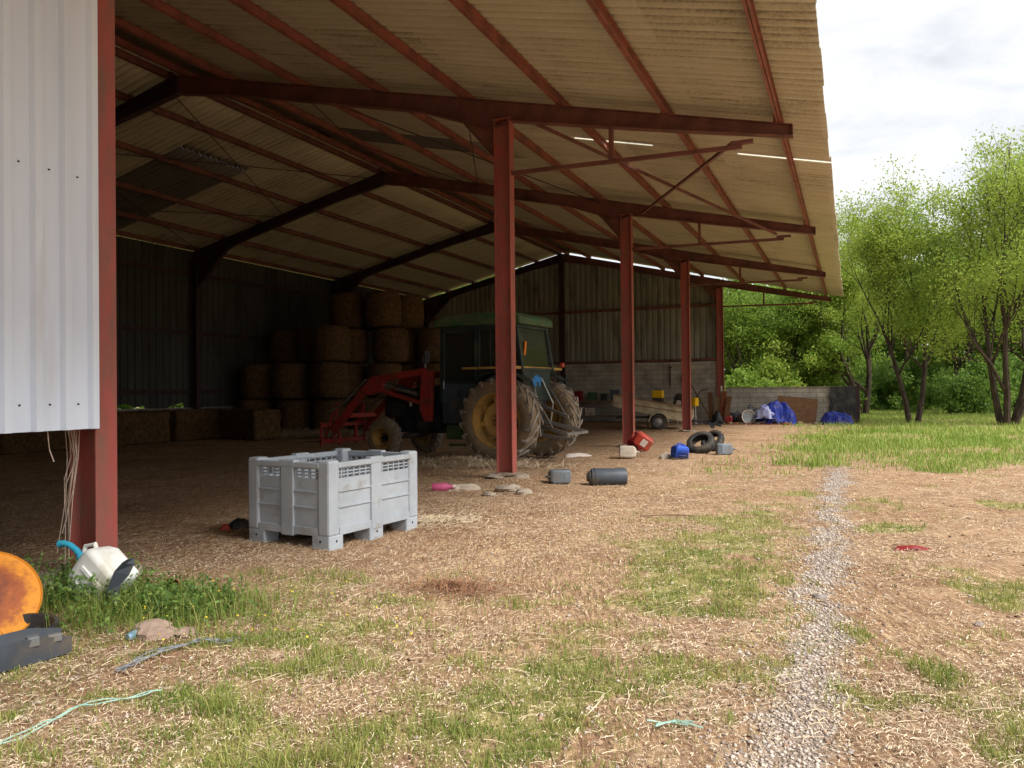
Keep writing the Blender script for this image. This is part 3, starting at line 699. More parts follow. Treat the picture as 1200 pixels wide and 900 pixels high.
mb = MB(); mb.lathe([(.255,.25),(.275,.26),(.275,.3),(.245,.3)], 24, Matrix.Translation((0,.25,0)), close=True); mb.build('rim', M['offwhite'], e, smooth=True)
def plank(px, y_, x_, ln, lean, rz, m, lab, nm='plank', w=.12, cat='plank'):
    e = empty(nm, tuple(BW(x_, y_, .03)), (0, lean, TH+rz), lab, cat)
    mb = MB(); mb.bb((0, -w/2, 0), (ln, w/2, .035)); o = mb.build('board', m, e, bevel=.003); return e
plank(0, 20.6, -.35, 2.0, R(-58), R(160), M['rustybrown'], 'dark pole leaning on the wall beside the last red post', 'leaning_pole', .05, 'pole')
plank(0, 19.6, .5, 1.7, R(-2), R(10), M['wood'], 'weathered plank flat on the ground left of the grey drum')
plank(0, 18.0, -.9, 2.3, R(-1.5), R(-14), M['wood'], 'long pale board on the ground behind the third red post')
plank(0, 18.9, 1.3, 1.4, R(-1), R(-12), M['rustplain'], 'thin brown stick on the ground before the blue tarpaulin', 'stick', .04, 'stick')
for k, (x_, y_, s) in enumerate(((.6, 20.5, .35), (1.3, 20.7, .5), (-.1, 20.3, .3))):
    e = empty('rubbish_bag', tuple(BW(x_, y_)), (0,0,TH+k), ['small black rubbish bag by the low wall left of the drum', 'large black rubbish bag behind the grey drum', 'crumpled black bag at the foot of the leaning pole'][k], 'bag')
    crumple('bag', M['black'], 0, 0, 0, s, s*.8, s*1.5, 20+k, e, 18)

# ------------------------------------------------------------------ bales
def bale_mesh():
    mb = MB(); n = 40; vs = []; rr = .6; h = 1.18
    prof = [(0,0),(.42,0),(.53,.03),(.58,.12),(.60,.3),(.62,.45),(.61,.6),(.60,.75),(.59,.9),(.58,h-.14),(.52,h-.04),(.4,h),(.2,h+.01),(0,h+.01)]
    mb.lathe(prof, n)
    mb.v = [(x*(1+.14*(float(vnoise(x*9+z*3, y*9+z*5, 91))-.5)), y*(1+.05*(float(vnoise(x*9-z*3, y*9, 93))-.5)), z+.03*(float(vnoise(x*7, y*7, 92))-.5) if z > .02 else z) for x, y, z in mb.v]
    return mb
b0 = None
cols = [(-13.35, 3), (-12.1, 3), (-10.85, 4), (-9.6, 4)]
cn = ['leftmost', 'second', 'third', 'rightmost']; lv = ['bottom', 'second', 'third', 'top']
def put_bale(x, y, z, lab, grp, rx=0, rz=0):
    global b0
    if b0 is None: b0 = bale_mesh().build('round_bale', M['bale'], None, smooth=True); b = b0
    else: b = b0.copy(); col.objects.link(b)
    p = BW(x, y, z); b.location = p; b.rotation_euler = (random.uniform(-.035,.035), random.uniform(-.035,.035), rz or random.random()*6); k_ = random.uniform(.96, 1.05); b.scale = (k_*random.uniform(.96,1.06), k_, random.uniform(.985,1.0))
    return tag(b, lab, 'bale', grp)
for r, y0 in enumerate((9.2, 10.45, 11.7)):
    for c, (x, nl) in enumerate(cols):
        nl2 = nl if r else max(1, nl-[1, 1, 1, 2][c])
        if r == 0 and c == 3: nl2 = 1
        for k in range(nl2):
            if r == 2 and (k < nl-1 and c < 3): continue
            put_bale(x+random.uniform(-.12,.12), y0+random.uniform(-.14,.14)+.25*c, k*1.19, f"round straw bale in the {['front','middle','rear'][r]} row of the dark stack, {cn[c]} column, {'top layer' if k == nl2-1 and k > 1 else lv[k]+' layer'}", 'round bales stacked in the dark of the barn')
for k, (x, y) in enumerate(((-8.35, 12.3), (-8.35, 13.6))):
    for q in range(3): put_bale(x, y, q*1.19, f"brown straw bale behind the tractor bonnet, {['nearer','farther'][k]} stack, {lv[q]} layer", 'round bales stacked behind the tractor')
# oblong bales along the back wall
q0 = None
def qbale(x, y, lab, rz=0, z=0):
    global q0
    if q0 is None:
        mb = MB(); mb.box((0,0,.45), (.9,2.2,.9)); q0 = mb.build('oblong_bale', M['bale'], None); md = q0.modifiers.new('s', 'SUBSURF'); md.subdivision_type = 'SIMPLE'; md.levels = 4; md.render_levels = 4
        md = q0.modifiers.new('b', 'BEVEL'); md.width = .05
        tx = bpy.data.textures.new('bale_lumps', 'CLOUDS'); tx.noise_scale = .25; md = q0.modifiers.new('d', 'DISPLACE'); md.texture = tx; md.strength = .10
        b = q0
    else: b = q0.copy(); col.objects.link(b)
    b.location = BW(x, y, z); b.rotation_euler = (0, 0, TH+rz); return tag(b, lab, 'bale', 'oblong bales along the back wall')
ql = ['oblong dark bale by the back wall, seen under the white cladding', 'oblong bale at the back wall, just left of the first red post in view', 'oblong dark bale at the back wall, just right of the first red post', 'oblong dark bale under the daylight gap in the back wall', 'oblong bale beside the second dark post of the back wall', 'loose oblong bale lying in front of the round bale stack']
for k, (x, y, rz) in enumerate(((-13.5, -3.6, 0), (-13.5, -1.0, .05), (-13.5, 1.6, 0), (-13.5, 4.2, .04), (-13.5, 6.6, 0), (-12.1, 7.3, 1.3))): qbale(x, y, ql[k], rz)

# ------------------------------------------------------------------ pallet crate
cp = G(384.5, 646); cang = math.atan2(.866, .5)
cp.z = hz(cp+Vector((.1,.8,0)))
cr = empty('pallet_box', tuple(cp), (0,0,cang-R(0)), 'large pale grey plastic pallet box standing on the straw in front of the barn', 'pallet box')
LA, LB, HH = 1.28, 1.02, .775          # local x: right side away, local y: left side away
mb = MB(); T = .035; zb = .15
mb.bb((T,T,zb), (LA-T,LB-T,zb+.03)); mb.build('floor', M['crate'], cr)
for a, b in (((.02,.02,zb),(LA-.02,.05,HH-.02)), ((.02,LB-.05,zb),(LA-.02,LB-.02,HH-.02))):
    mb = MB(); z_top = HH-.155
    mb.bb(a, (b[0], b[1], z_top))
    y0, y1 = a[1], b[1]
    mb.bb((a[0], y0, HH-.065), b)
    # slotted vent band
    for (xa, xb) in ((.02,.13),(LA/2-.06,LA/2+.06),(LA-.13,LA-.02)): mb.bb((xa,y0,z_top),(xb,y1,HH-.065))
    for s0, s1 in ((.13,LA/2-.06),(LA/2+.06,LA-.13)):
        for j in range(3):
            mb.bb((s0, y0+.006, z_top+.022+j*.030), (s1, y1-.006, z_top+.033+j*.030))
        k = s0+.05
        while k < s1-.02: mb.bb((k-.006, y0, z_top), (k+.006, y1, HH-.065)); k += .082
    mb.build('long_side', M['crate'], cr, bevel=.003)
for x0, x1 in ((.02,.05),(LA-.05,LA-.02)):
    mb = MB(); z_top = HH-.155
    mb.bb((x0,.05,zb),(x1,LB-.05,z_top)); mb.bb((x0,.05,HH-.065),(x1,LB-.05,HH-.02))
    for (ya, yb) in ((.05,.13),(LB/2-.06,LB/2+.06),(LB-.13,LB-.05)): mb.bb((x0,ya,z_top),(x1,yb,HH-.065))
    for s0, s1 in ((.13,LB/2-.06),(LB/2+.06,LB-.13)):
        for j in range(3): mb.bb((x0+.006,s0,z_top+.022+j*.030),(x1-.006,s1,z_top+.033+j*.030))
        k = s0+.05
        while k < s1-.02: mb.bb((x0,k-.006,z_top),(x1,k+.006,HH-.065)); k += .082
    mb.build('short_side', M['crate'], cr, bevel=.003)
# corner columns, middle columns, rails, rim
for (x, y) in ((0,0),(1,0),(1,1),(0,1)):
    mb = MB(); w = .14; x0 = 0 if x == 0 else LA-w; y0 = 0 if y == 0 else LB-w
    mb.bb((x0,y0,.12),(x0+w,y0+w,HH+.012)); mb.build('corner_column', M['crate'], cr, bevel=.022)
for a_, b_ in (((LA/2-.075,-.001,.10),(LA/2+.075,.055,HH-.01)), ((LA/2-.075,LB-.055,.10),(LA/2+.075,LB+.001,HH-.01)), ((-.001,LB/2-.075,.10),(.055,LB/2+.075,HH-.01)), ((LA-.055,LB/2-.075,.10),(LA+.001,LB/2+.075,HH-.01))):
    MB().bb(a_, b_).build('middle_column', M['crate'], cr, bevel=.008)
for s0, s1 in ((.14,LA/2-.077),(LA/2+.077,LA-.14)):
    for y0, y1 in ((.006,.03),(LB-.03,LB-.006)):
        for z in (.36,.50): MB().bb((s0,y0,z),(s1,y1,z+.012)).build('horizontal_rib', M['crate'], cr, bevel=.002)
        MB().bb((s0,y0-.002,.12),(s1,y1,.19)).build('bottom_rail', M['crate'], cr, bevel=.002)
for s0, s1 in ((.14,LB/2-.077),(LB/2+.077,LB-.14)):
    for x0, x1 in ((.006,.03),(LA-.03,LA-.006)):
        for z in (.36,.50): MB().bb((x0,s0,z),(x1,s1,z+.012)).build('horizontal_rib', M['crate'], cr, bevel=.002)
        MB().bb((x0-.002,s0,.12),(x1,s1,.19)).build('bottom_rail', M['crate'], cr, bevel=.002)
mb = MB()
mb.bb((.12,-.004,HH-.06),(LA-.12,.06,HH-.012)); mb.bb((.12,LB-.06,HH-.06),(LA-.12,LB+.004,HH-.012)); mb.bb((-.004,.12,HH-.06),(.06,LB-.12,HH-.012)); mb.bb((LA-.06,.12,HH-.06),(LA+.004,LB-.12,HH-.012))
for xc in (LA/2,): mb.bb((xc-.09,-.006,HH-.05),(xc+.09,.066,HH+.004)); mb.bb((xc-.09,LB-.066,HH-.05),(xc+.09,LB+.006,HH+.004))
for yc in (LB/2,): mb.bb((-.006,yc-.09,HH-.05),(.066,yc+.09,HH+.004)); mb.bb((LA-.066,yc-.09,HH-.05),(LA+.006,yc+.09,HH+.004))
mb.build('rim', M['crate'], cr, bevel=.006)
for (x, y) in [(a, b) for a in (0, .5, 1) for b in (0, 1)]+[(0.5, .5)]:
    mb = MB(); w = .19 if x != .5 else .2; d = .15
    x0 = x*(LA-w); y0 = y*(LB-.22); mb.bb((x0+.004,y0+.004,-.02),(x0+w-.004,y0+.216,.13))
    f = mb.build('foot', M['crate'], cr, bevel=.015)
    mb = MB()
    if y == 0: mb.tube([(x0+w/2, y0+.006, .075), (x0+w/2, y0+.001, .075)], .010, 10)
    if x == 0: mb.tube([(x0+.006, y0+.11, .075), (x0+.001, y0+.11, .075)], .010, 10)
    if mb.v: mb.build('hole', M['dark'], f)

# ------------------------------------------------------------------ tractor
TO = Vector((.21, 14.93, 0)); TO.z = .03
tr = empty('tractor', tuple(TO), (0,0,R(150)), 'old green farm tractor with yellow wheels and red front loader under the barn roof', 'tractor')
def wheel(cx, cy, rad, wid, rimr, nl, big=True):
    Q = Matrix.Translation((cx, cy, rad)) @ Matrix.Rotation(R(-90 if cy > 0 else 90), 4, 'X')   # local z = outward
    w2 = wid/2; mb = MB(); r0 = rad-.045 if big else rad-.02
    mb.lathe([(rimr,-w2*.85),(rimr+.05,-w2),(r0-.10,-w2*1.02),(r0-.03,-w2*.9),(r0,-w2*.6),(r0+.005,0),(r0,w2*.6),(r0-.03,w2*.9),(r0-.10,w2*1.02),(rimr+.05,w2),(rimr,w2*.85)], 48, Q)
    wh = mb.build('wheel', M['mudtyre'], tr, smooth=True); wh['label'] = 'muddy rear tyre and yellow rim' if big else 'small front tyre and yellow rim'
    mb = MB()
    for k in range(nl):
        for s in (-1, 1):
            a0 = 2*math.pi*(k+(.5 if s > 0 else 0))/nl; sw = .42*(.8/rad)**.5 if big else .25; th = .075*(.8/rad)
            vs = []
            for rr_ in (r0-.01, rad+.0):
                for (yy_, da) in ((-.02*s, 0), (w2*1.0*s, -sw)):
                    for dt in (0, th):
                        aa = a0+da+dt; rq = rr_ if yy_*s < .1 else rr_-.03
                        vs.append((rq*math.cos(aa), rq*math.sin(aa), yy_))
            mb.add(vs, [(0,1,3,2),(4,6,7,5),(0,4,5,1),(2,3,7,6),(0,2,6,4),(1,5,7,3)], Q)
            if big:   # lug shoulder down the sidewall
                a1 = a0-sw; vs = []
                for rr_, zz_ in ((rad-.035, w2*.98*s), (rad-.15, w2*1.07*s)):
                    for dt in (0, th*.8):
                        vs.append(((rr_)*math.cos(a1+dt), rr_*math.sin(a1+dt), zz_)); vs.append(((rr_-.02)*math.cos(a1+dt), (rr_-.02)*math.sin(a1+dt), zz_-.05*s))
                mb.add(vs, [(0,2,6,4),(1,5,7,3),(0,4,5,1),(2,3,7,6),(4,6,7,5)], Q)
    mb.build('tyre_lug', M['lug'], wh)
    mb = MB(); o_ = w2*.75
    mb.lathe([(rimr+.012,o_),(rimr+.02,o_+.03),(rimr-.01,o_+.03),(rimr-.02,o_-.02),(rimr-.05,o_-.08),(rimr-.055,-o_),(rimr+.01,-o_),(rimr+.01,-o_*.5)], 48, Q)
    mb.build('rim', M['yellow'], wh, smooth=True)
    mb = MB(); d = rimr*.70; zz = o_-.12
    mb.lathe([(d,zz-.03),(d,zz),(d-.03,zz+.01),(d*.62,zz-.05),(d*.5,zz-.05),(d*.42,zz-.01),(d*.42,zz+.0),(.0,zz+.0)], 32, Q)
    if big:
        for k in range(8): 
            a = 2*math.pi*(k+.25)/8; mb.box((0,0,0), (.10,.10,.02), Q @ Matrix.Rotation(a, 4, 'Z') @ Matrix.Translation((d+.045,0,zz-.02)))
    else: mb.lathe([(d,zz-.02),(rimr-.03,zz-.06)], 32, Q)
    mb.build('wheel_disc', M['yellow'], wh, smooth=True)
    mb = MB(); mb.lathe([(0,zz+.06),(.05,zz+.06),(.07,zz+.03),(.07,zz-.02)], 16, Q)
    for k in range(8):
        a = 2*math.pi*k/8; mb.tube([(.11*math.cos(a), .11*math.sin(a), zz-.03), (.11*math.cos(a), .11*math.sin(a), zz+.02)], .014, 6, Q)
    mb.build('hub', M['engine'], wh, smooth=False)
    return wh
RW = .81
wheel(0, .85, RW, .44, .50, 20); wheel(0, -.85, RW, .44, .50, 20)
wheel(2.85, .72, .41, .26, .215, 18, False); wheel(2.85, -.72, .41, .26, .215, 18, False)
mb = MB(); mb.tube([(0,-.7,RW),(0,.7,RW)], .11, 12); mb.tube([(2.85,-.6,.42),(2.85,.6,.42)], .06, 8); mb.bb((-.35,-.22,.5),(1.4,.22,1.15)); mb.bb((1.4,-.2,.5),(3.0,.2,.95)); mb.build('chassis', M['engine'], tr, bevel=.02)
# bonnet
mb = MB(); q = [(1.35,.85),(3.15,.8),(3.2,1.05),(3.15,1.32),(2.6,1.42),(1.35,1.52)]; mb.prism(q, .62); mb.build('bonnet', M['engine'], tr, bevel=.06)
mb = MB(); mb.bb((3.17,-.26,.85),(3.21,.26,1.25)); mb.build('grille', M['black'], tr)
mb = MB(); mb.bb((2.45,.312,1.05),(2.52,.318,1.2)); mb.build('sticker', M['paper'], tr)
mb = MB(); mb.tube([(2.25,.12,1.4),(2.25,.12,2.0)], .03, 10); mb.lathe([(.0,.16),(.06,.15),(.075,.08),(.075,0),(.03,-.02)], 14, Matrix.Translation((2.25,.12,1.95))); mb.build('exhaust', M['steel'], tr, smooth=True)
# cab
ca, cb2, cw = -.22, 1.5, .62
def pil(mb, a0, y0, z0, a1, y1, z1, w=.06): mb.beam((a0,y0,z0),(a1,y1,z1), w, w, up=(1,0,0))
mb = MB()
for s in (-1, 1):
    pil(mb, ca-.12, s*cw, 1.72, ca+.02, s*(cw-.03), 2.6, .055); pil(mb, .62, s*cw, 1.2, .62, s*(cw-.03), 2.6, .05); pil(mb, cb2, s*cw*.98, 1.15, cb2-.02, s*(cw-.03), 2.6, .06); pil(mb, .35, s*cw, 1.75, .36, s*(cw-.02), 2.6, .035)
    mb.beam((ca-.12, s*cw, 1.75), (.62, s*cw, 1.75), .05, .07)
    mb.beam((ca, s*(cw-.03), 2.57), (cb2, s*(cw-.03), 2.57), .06, .08)
for a, z in ((ca-.1, 1.75), (ca+.02, 2.57), (cb2, 2.57), (cb2, 1.5)): mb.beam((a,-cw,z),(a,cw,z), .05, .06)
mb.bb((ca-.1,-.55,1.15),(ca-.04,.55,1.75))
mb.build('cab_frame', M['cabdark'], tr, bevel=.008)
mb = MB(); mb.bb((ca-.05,-.5,1.0),(.5,.5,1.2)); mb.bb((.1,-.22,1.2),(.55,.22,1.35)); mb.bb((.05,-.22,1.35),(.15,.22,1.95)); mb.build('seat', M['black'], tr, bevel=.03)
mb = MB(); mb.tube([(1.05,0,1.2),(.95,0,1.65)], .025, 8); mb.lathe([(.17,0),(.19,.015),(.17,.03)], 20, Matrix.Translation((.95,0,1.65)) @ Matrix.Rotation(R(-20),4,'Y'), close=True); mb.build('steering_wheel', M['black'], tr, smooth=True)
for s in (-1, 1):
    mb = MB(); mb.prism([(.66,.72),(1.46,.72),(1.46,1.5),(.66,1.5)], .035, Matrix.Translation((0,s*(cw+.0),0)))
    d_ = mb.build('door', M['doorblue'], tr, bevel=.01)
    mb = MB()
    for (a0, a1, z0, z1) in ((.66,1.46,1.5,2.55),):
        mb.bb((a0,s*cw-.02,z0),(a0+.06,s*cw+.02,z1)); mb.bb((a1-.06,s*cw-.02,z0),(a1,s*cw+.02,z1)); mb.bb((a0,s*cw-.02,z1-.06),(a1,s*cw+.02,z1)); mb.bb((a0,s*cw-.02,z0),(a1,s*cw+.02,z0+.05))
    mb.build('door_frame', M['cabdark'], d_, bevel=.01)
mb = MB(); mb.tube([(1.4,cw+.05,1.4),(1.4,cw+.05,1.55)], .012, 6); mb.build('handle', M['steel'], d_)
mb = MB()
for s in (-1, 1):
    mb.bb((.72,s*cw-.004,1.55),(1.4,s*cw+.004,2.49)); mb.bb((-.2,s*cw-.004,1.79),(.34,s*cw+.004,2.53)); mb.bb((.38,s*cw-.004,1.79),(.59,s*cw+.004,2.53))
mb.beam((ca-.08,0,1.79),(ca+.02,0,2.53), cw*1.85, .006, up=(1,0,0)); mb.bb((cb2-.004,-cw+.05,1.5),(cb2+.004,cw-.05,2.53))
mb.build('window_glass', M['glass'], tr)
mb = MB(); rp = [(ca-.12,2.60),(ca-.10,2.74),(ca+.05,2.82),(.6,2.85),(cb2-.1,2.82),(cb2+.12,2.74),(cb2+.13,2.62)]; mb.prism(rp, 1.36); mb.build('cab_roof', M['green'], tr, bevel=.035)
mb = MB()
for s in (-1, 1): mb.bb((.72,s*.62-.1,.42),(1.3,s*.62+.12,.70)); mb.bb((.8,s*.74,.3),(1.2,s*.8,.34))
mb.build('step_box', M['green'], tr, bevel=.02)
# fenders
for s in (-1, 1):
    mb = MB(); pts = []; y0, y1 = (s*.60, s*.93)
    prev = None
    for k in range(7):
        a = R(55+k*12); r = RW+.10; c = (-r*math.cos(a)*.0+math.cos(a)*-r if False else math.cos(math.pi-a)*r, RW+math.sin(a)*r)
        c = (c[0], min(c[1], 1.74))
        if prev: mb.add([(prev[0],y0,prev[1]),(c[0],y0,c[1]),(c[0],y1,c[1]),(prev[0],y1,prev[1]),(prev[0],y0,prev[1]-.02),(c[0],y0,c[1]-.02),(c[0],y1,c[1]-.02),(prev[0],y1,prev[1]-.02)], [(0,1,2,3),(7,6,5,4),(0,4,5,1),(3,2,6,7)])
        prev = c
    mb.build('mudguard', M['cabdark'], tr)
mb = MB(); mb.beam((-.30,-1.05,1.78),(-.30,1.05,1.78), .06, .05); mb.beam((-.3,.98,1.78),(.75,.98,1.78), .05, .04); mb.build('lamp_rail', M['yellow'], tr)
mb = MB()
for s in (-1, 1): mb.lathe([(0,.0),(.05,.0),(.05,.06),(0,.09)], 12, Matrix.Translation((-.33,s*1.0,1.86)) @ Matrix.Rotation(R(-90),4,'Y'))
mb.build('rear_lamp', M['redcan'], tr)
mb = MB(); mb.box((-.27,.38,2.15),(.02,.05,.26), rot=(R(12),0,0)); mb.build('warning_plate', mat('orange_plate', L((220,120,40)), None, rough=.5), tr)
mb = MB()   # rear linkage
for s in (-1, 1):
    mb.beam((-.3,s*.3,.75),(-1.15,s*.42,.55), .04, .07); mb.beam((-.35,s*.4,1.45),(-.85,s*.42,.66), .03, .03); mb.tube([(-.3,s*.2,1.6),(-.5,s*.3,1.1),(-.45,s*.3,.75)], .02, 6)
mb.beam((-.3,0,1.1),(-1.0,.05,.85), .05, .05); mb.beam((-1.15,-.45,.55),(-1.15,.45,.55), .05, .05); mb.beam((-.3,0,.5),(-1.1,0,.42), .1, .05)
mb.build('linkage', M['steel'], tr)
# loader
for s in (-1, 1):
    y = s*.52; mb = MB()
    mb.prism([(1.75,1.78),(2.02,1.80),(2.08,1.0),(1.95,.75),(1.80,.75)], .10, Matrix.Translation((0,y,0)))
    mb.build('loader_tower', M['loader'], tr, bevel=.01)
for s in (-1, 1):
    y = s*.52; mb = MB()
    mb.beam((1.95,y,1.76),(3.15,y,1.62), .09, .14, up=(0,0,1)); mb.prism([(2.95,1.72),(3.35,1.66),(3.62,1.40),(3.40,1.28),(3.05,1.38)], .11, Matrix.Translation((0,y,0)))
    mb.beam((3.45,y,1.48),(4.45,y,.50), .09, .15); mb.beam((3.15,y,1.40),(2.05,y,1.12), .07, .08)
    mb.build('loader_arm', M['loader'], tr, bevel=.008)
    mb = MB(); mb.tube([(2.15,y,1.30),(2.7,y,1.42)], .035, 10); mb.tube([(2.7,y,1.42),(3.2,y,1.55)], .02, 8); mb.tube([(3.5,y+.0,1.62),(4.1,y,1.15),(4.5,y,.95)], .025, 8); mb.build('hydraulic_ram', M['steel'], tr)
for k in range(3):
    mb = MB(); y = .30-.05*k; mb.tube([(1.9,y,1.0+.06*k),(2.2,y+.2,1.25+.05*k),(2.7,y+.22,1.50),(3.2,y+.2,1.55),(3.5,y+.2,1.40-.05*k)], .014, 6); mb.build('hose', M['black'], tr, smooth=True)
mb = MB(); mb.tube([(1.48,.62,2.2),(1.6,.85,2.25),(1.62,.9,2.1)], .012, 6); mb.box((1.62,.92,2.02), (.03,.16,.24)); mb.build('mirror', M['black'], tr, bevel=.005)
mb = MB()
for k in range(7): mb.bb((1.6+.1*k,.312,1.12),(1.65+.1*k,.318,1.34))
mb.build('bonnet_vent', M['dark'], tr)
mb = MB(); mb.bb((1.7,.30,.62),(2.3,.40,.86)); mb.build('battery_box', M['engine'], tr, bevel=.02)
mb = MB(); mb.beam((4.1,-.52,.85),(4.1,.52,.85), .09, .09); mb.build('cross_tube', M['loader'], tr)
mb = MB()
for s in (-1, 1):
    mb.beam((4.45,s*.5,.25),(4.40,s*.42,1.12), .05, .05); mb.beam((4.75,s*.5,.25),(4.42,s*.42,1.12), .05, .05); mb.beam((4.45,s*.5,.3),(4.80,s*.5,.3), .06, .1)
mb.beam((4.5,-.85,.3),(4.5,.85,.3), .08, .1); mb.beam((4.5,-.85,.65),(4.5,.85,.65), .07, .08)
for s in (-1, -.33, .33, 1): mb.beam((4.5,s*.82,.2),(4.5,s*.82,.72), .06, .05)
mb.build('fork_frame', M['loader'], tr, bevel=.005)
mb = MB()
for s in (-1, 0, 1): mb.tube([(4.52,s*.6,.3),(5.4,s*.6,.26)], [.025,.006], 8)
mb.build('tine', M['steel'], tr)
e = empty('blue_rag', tuple(TO+Vector((0,0,0))), (0,0,R(150)), 'bright blue rag hung behind the tractor cab between the rear wheels', 'rag')
mb = MB(); vs = [(-.52+.03*math.sin(i*2+j), .52-.26*i/5, 1.62-.03*math.cos(i*1.2)-.16*j/4*(1+.3*math.sin(i*2))) for j in range(5) for i in range(6)]
mb.add(vs, [(j*6+i,j*6+i+1,(j+1)*6+i+1,(j+1)*6+i) for j in range(4) for i in range(5)]); mb.build('cloth', M['bluecloth'], e, solid=.01)

# ------------------------------------------------------------------ cans and bits in the yard
def jerry(name, lab, cat, loc, rot, size, m, capm=None, label_m=None, handle=True, cap=True, spout=None):
    e = empty(name, tuple(loc), rot, lab, cat); w, d, h = size
    mb = MB(); mb.add([(x*w/2*f, y*d/2*f, z) for z, f in ((0,.94),(h*.08,1),(h*.80,1),(h*.93,.82),(h,.55)) for x, y in ((-1,-1),(1,-1),(1,1),(-1,1))],
        [(3,2,1,0)]+[(k*4+i, k*4+(i+1)%4, (k+1)*4+(i+1)%4, (k+1)*4+i) for k in range(4) for i in range(4)]+[(16,17,18,19)])
    b = mb.build('body', m, e, bevel=min(w,d)*.12, smooth=True)
    mb = MB()
    for s in (-1, 1):
        mb.bb((-w*.32, s*d/2*1.0-.004, h*.2), (w*.32, s*d/2*1.0+.004, h*.24)); mb.bb((-w*.32, s*d/2-.004, h*.62), (w*.32, s*d/2+.004, h*.66))
        mb.bb((s*w/2-.004,-d*.3,h*.3),(s*w/2+.004,d*.3,h*.33))
    mb.build('rib', m, b, bevel=.003)
    if handle: mb = MB(); mb.tube([(-w*.22,0,h*.93),(-w*.2,0,h*1.10),(0,0,h*1.14),(w*.12,0,h*1.1),(w*.14,0,h*.95)], min(w,d)*.07, 8); mb.build('handle', m, e, smooth=True)
    if cap: mb = MB(); mb.lathe([(0,h*1.1),(w*.1,h*1.1),(w*.11,h*1.02),(w*.11,h*.92)], 14, Matrix.Translation((w*.28,0,0))); mb.build('cap', capm or m, e, smooth=True)
    if label_m: mb = MB(); mb.bb((-w*.26,-d/2-.009,h*.28),(w*.26,-d/2-.005,h*.60)); mb.build('sticker', label_m, e)
    return e
# grey canister and black drum
p = G(676, 566, .10)
jerry('grey_canister', 'small grey plastic canister lying on its side against the dark cylinder', 'canister', p+Vector((-.12,0,.02)), (R(90),0,R(-82)), (.22,.2,.32), M['greyplastic'], M['black'], cap=True)
p = G(712, 567, .12)
e = empty('dark_cylinder', tuple(p+Vector((-.27,.0,0))), (0,R(90),R(3)), 'dark grey plastic drum lying on its side next to the grey canister', 'drum')
mb = MB(); mb.lathe([(0,-.02),(.09,-.02),(.095,0),(.12,.015),(.128,.04),(.128,.5),(.118,.53),(0,.535)], 24); mb.build('drum_body', M['darkgreyplastic'], e, smooth=True)
mb = MB(); mb.lathe([(0,-.05),(.06,-.05),(.07,-.01)], 14); mb.lathe([(.129,.05),(.134,.06),(.129,.07)], 24); mb.build('cap', M['black'], e, smooth=True)
# off-white canister
jerry('white_canister', 'dirty off-white plastic canister lying between tractor and second red post', 'canister', G(722, 537, .13)+Vector((.05,0,0)), (R(90),R(8),R(78)), (.26,.24,.34), M['offwhite'], M['offwhite'])
mb = MB(); e = empty('white_rag', tuple(G(676, 535)), (0,0,.2), 'strip of white cloth on the ground behind the tractor wheel', 'rag'); crumple('cloth', M['paper'], 0,0,0, .3,.13,.08, 41, e, 14)
# red jerrycan + dark red bucket
jerry('red_jerrycan', 'red plastic jerrycan with white label, lying tilted at the second red post', 'jerrycan', G(760, 529, .09)+Vector((.02,.0,.02)), (R(20),R(-52),R(-22)), (.30,.26,.42), M['redcan'], M['darkred'], M['paper'])
e = empty('red_bucket', tuple(G(744, 527, .16)), (R(95),0,R(50)), 'dark red bucket tipped over between second post and red jerrycan', 'bucket')
mb = MB(); mb.lathe([(0,0),(.11,0),(.15,.28),(.16,.28),(.16,.3),(.145,.3),(.105,.015),(0,.015)], 24, Matrix.Translation((0,0,-.15))); mb.build('pail', M['darkred'], e, smooth=True)
mb = MB(); mb.tube([(.155*math.cos(R(k*18)), .155*math.sin(R(k*18))*.3, .15+.12*math.sin(R(k*18))) for k in range(11)], .005, 6); mb.build('handle', M['steel'], e)
# blue canister
jerry('blue_canister', 'small bright blue plastic canister beside the red jerrycan', 'canister', G(795, 538, .02), (R(-3),R(8),R(20)), (.30,.22,.26), M['blue'], M['blue'])
e = empty('plastic_bag', tuple(G(779, 537)), (0,0,.4), 'crumpled whitish plastic bag at the left of the blue canister', 'bag'); crumple('film', M['offwhite'], 0,0,0, .14,.12,.12, 44, e, 14)
# loose tyres
def tyre(loc, rot, lab, rad=.30, w=.2):
    e = empty('tyre', tuple(loc), rot, lab, 'tyre'); ri = rad*.58
    mb = MB(); mb.lathe([(ri,-w*.4),(ri+.02,-w*.5),(rad-.06,-w*.52),(rad-.015,-w*.42),(rad,-w*.2),(rad,w*.2),(rad-.015,w*.42),(rad-.06,w*.52),(ri+.02,w*.5),(ri,w*.4),(ri+.03,w*.3),(rad-.03,w*.25),(rad-.03,-w*.25),(ri+.03,-w*.3)], 40, close=True)
    b = mb.build('casing', M['rubber'], e, smooth=True)
    mb = MB()
    for k in range(30):
        a = 2*math.pi*k/30; mb.box((0,0,0), (.012,.035,w*.28), Matrix.Rotation(a,4,'Z') @ Matrix.Translation((rad,0,w*.14*(1 if k%2 else -1))))
    mb.build('tread', M['rubber'], e); return e
p = G(822, 531, .25); tyre(p+Vector((-.03,.0,-.04)), (R(42),0,R(-38)), 'worn black tyre leaning up on the ground, the front one of two')
tyre(G(836, 529, .22)+Vector((.03,.25,0)), (R(52),0,R(-52)), 'black tyre leaning behind the front one, beside the grey can', .27, .16)
jerry('grey_jerrycan', 'grey metal jerrycan lying on its side right of the tyres', 'jerrycan', G(838, 533, .12)+Vector((.0,0,0)), (R(90),R(4),R(82)), (.24,.24,.34), M['greyplastic'], M['black'])
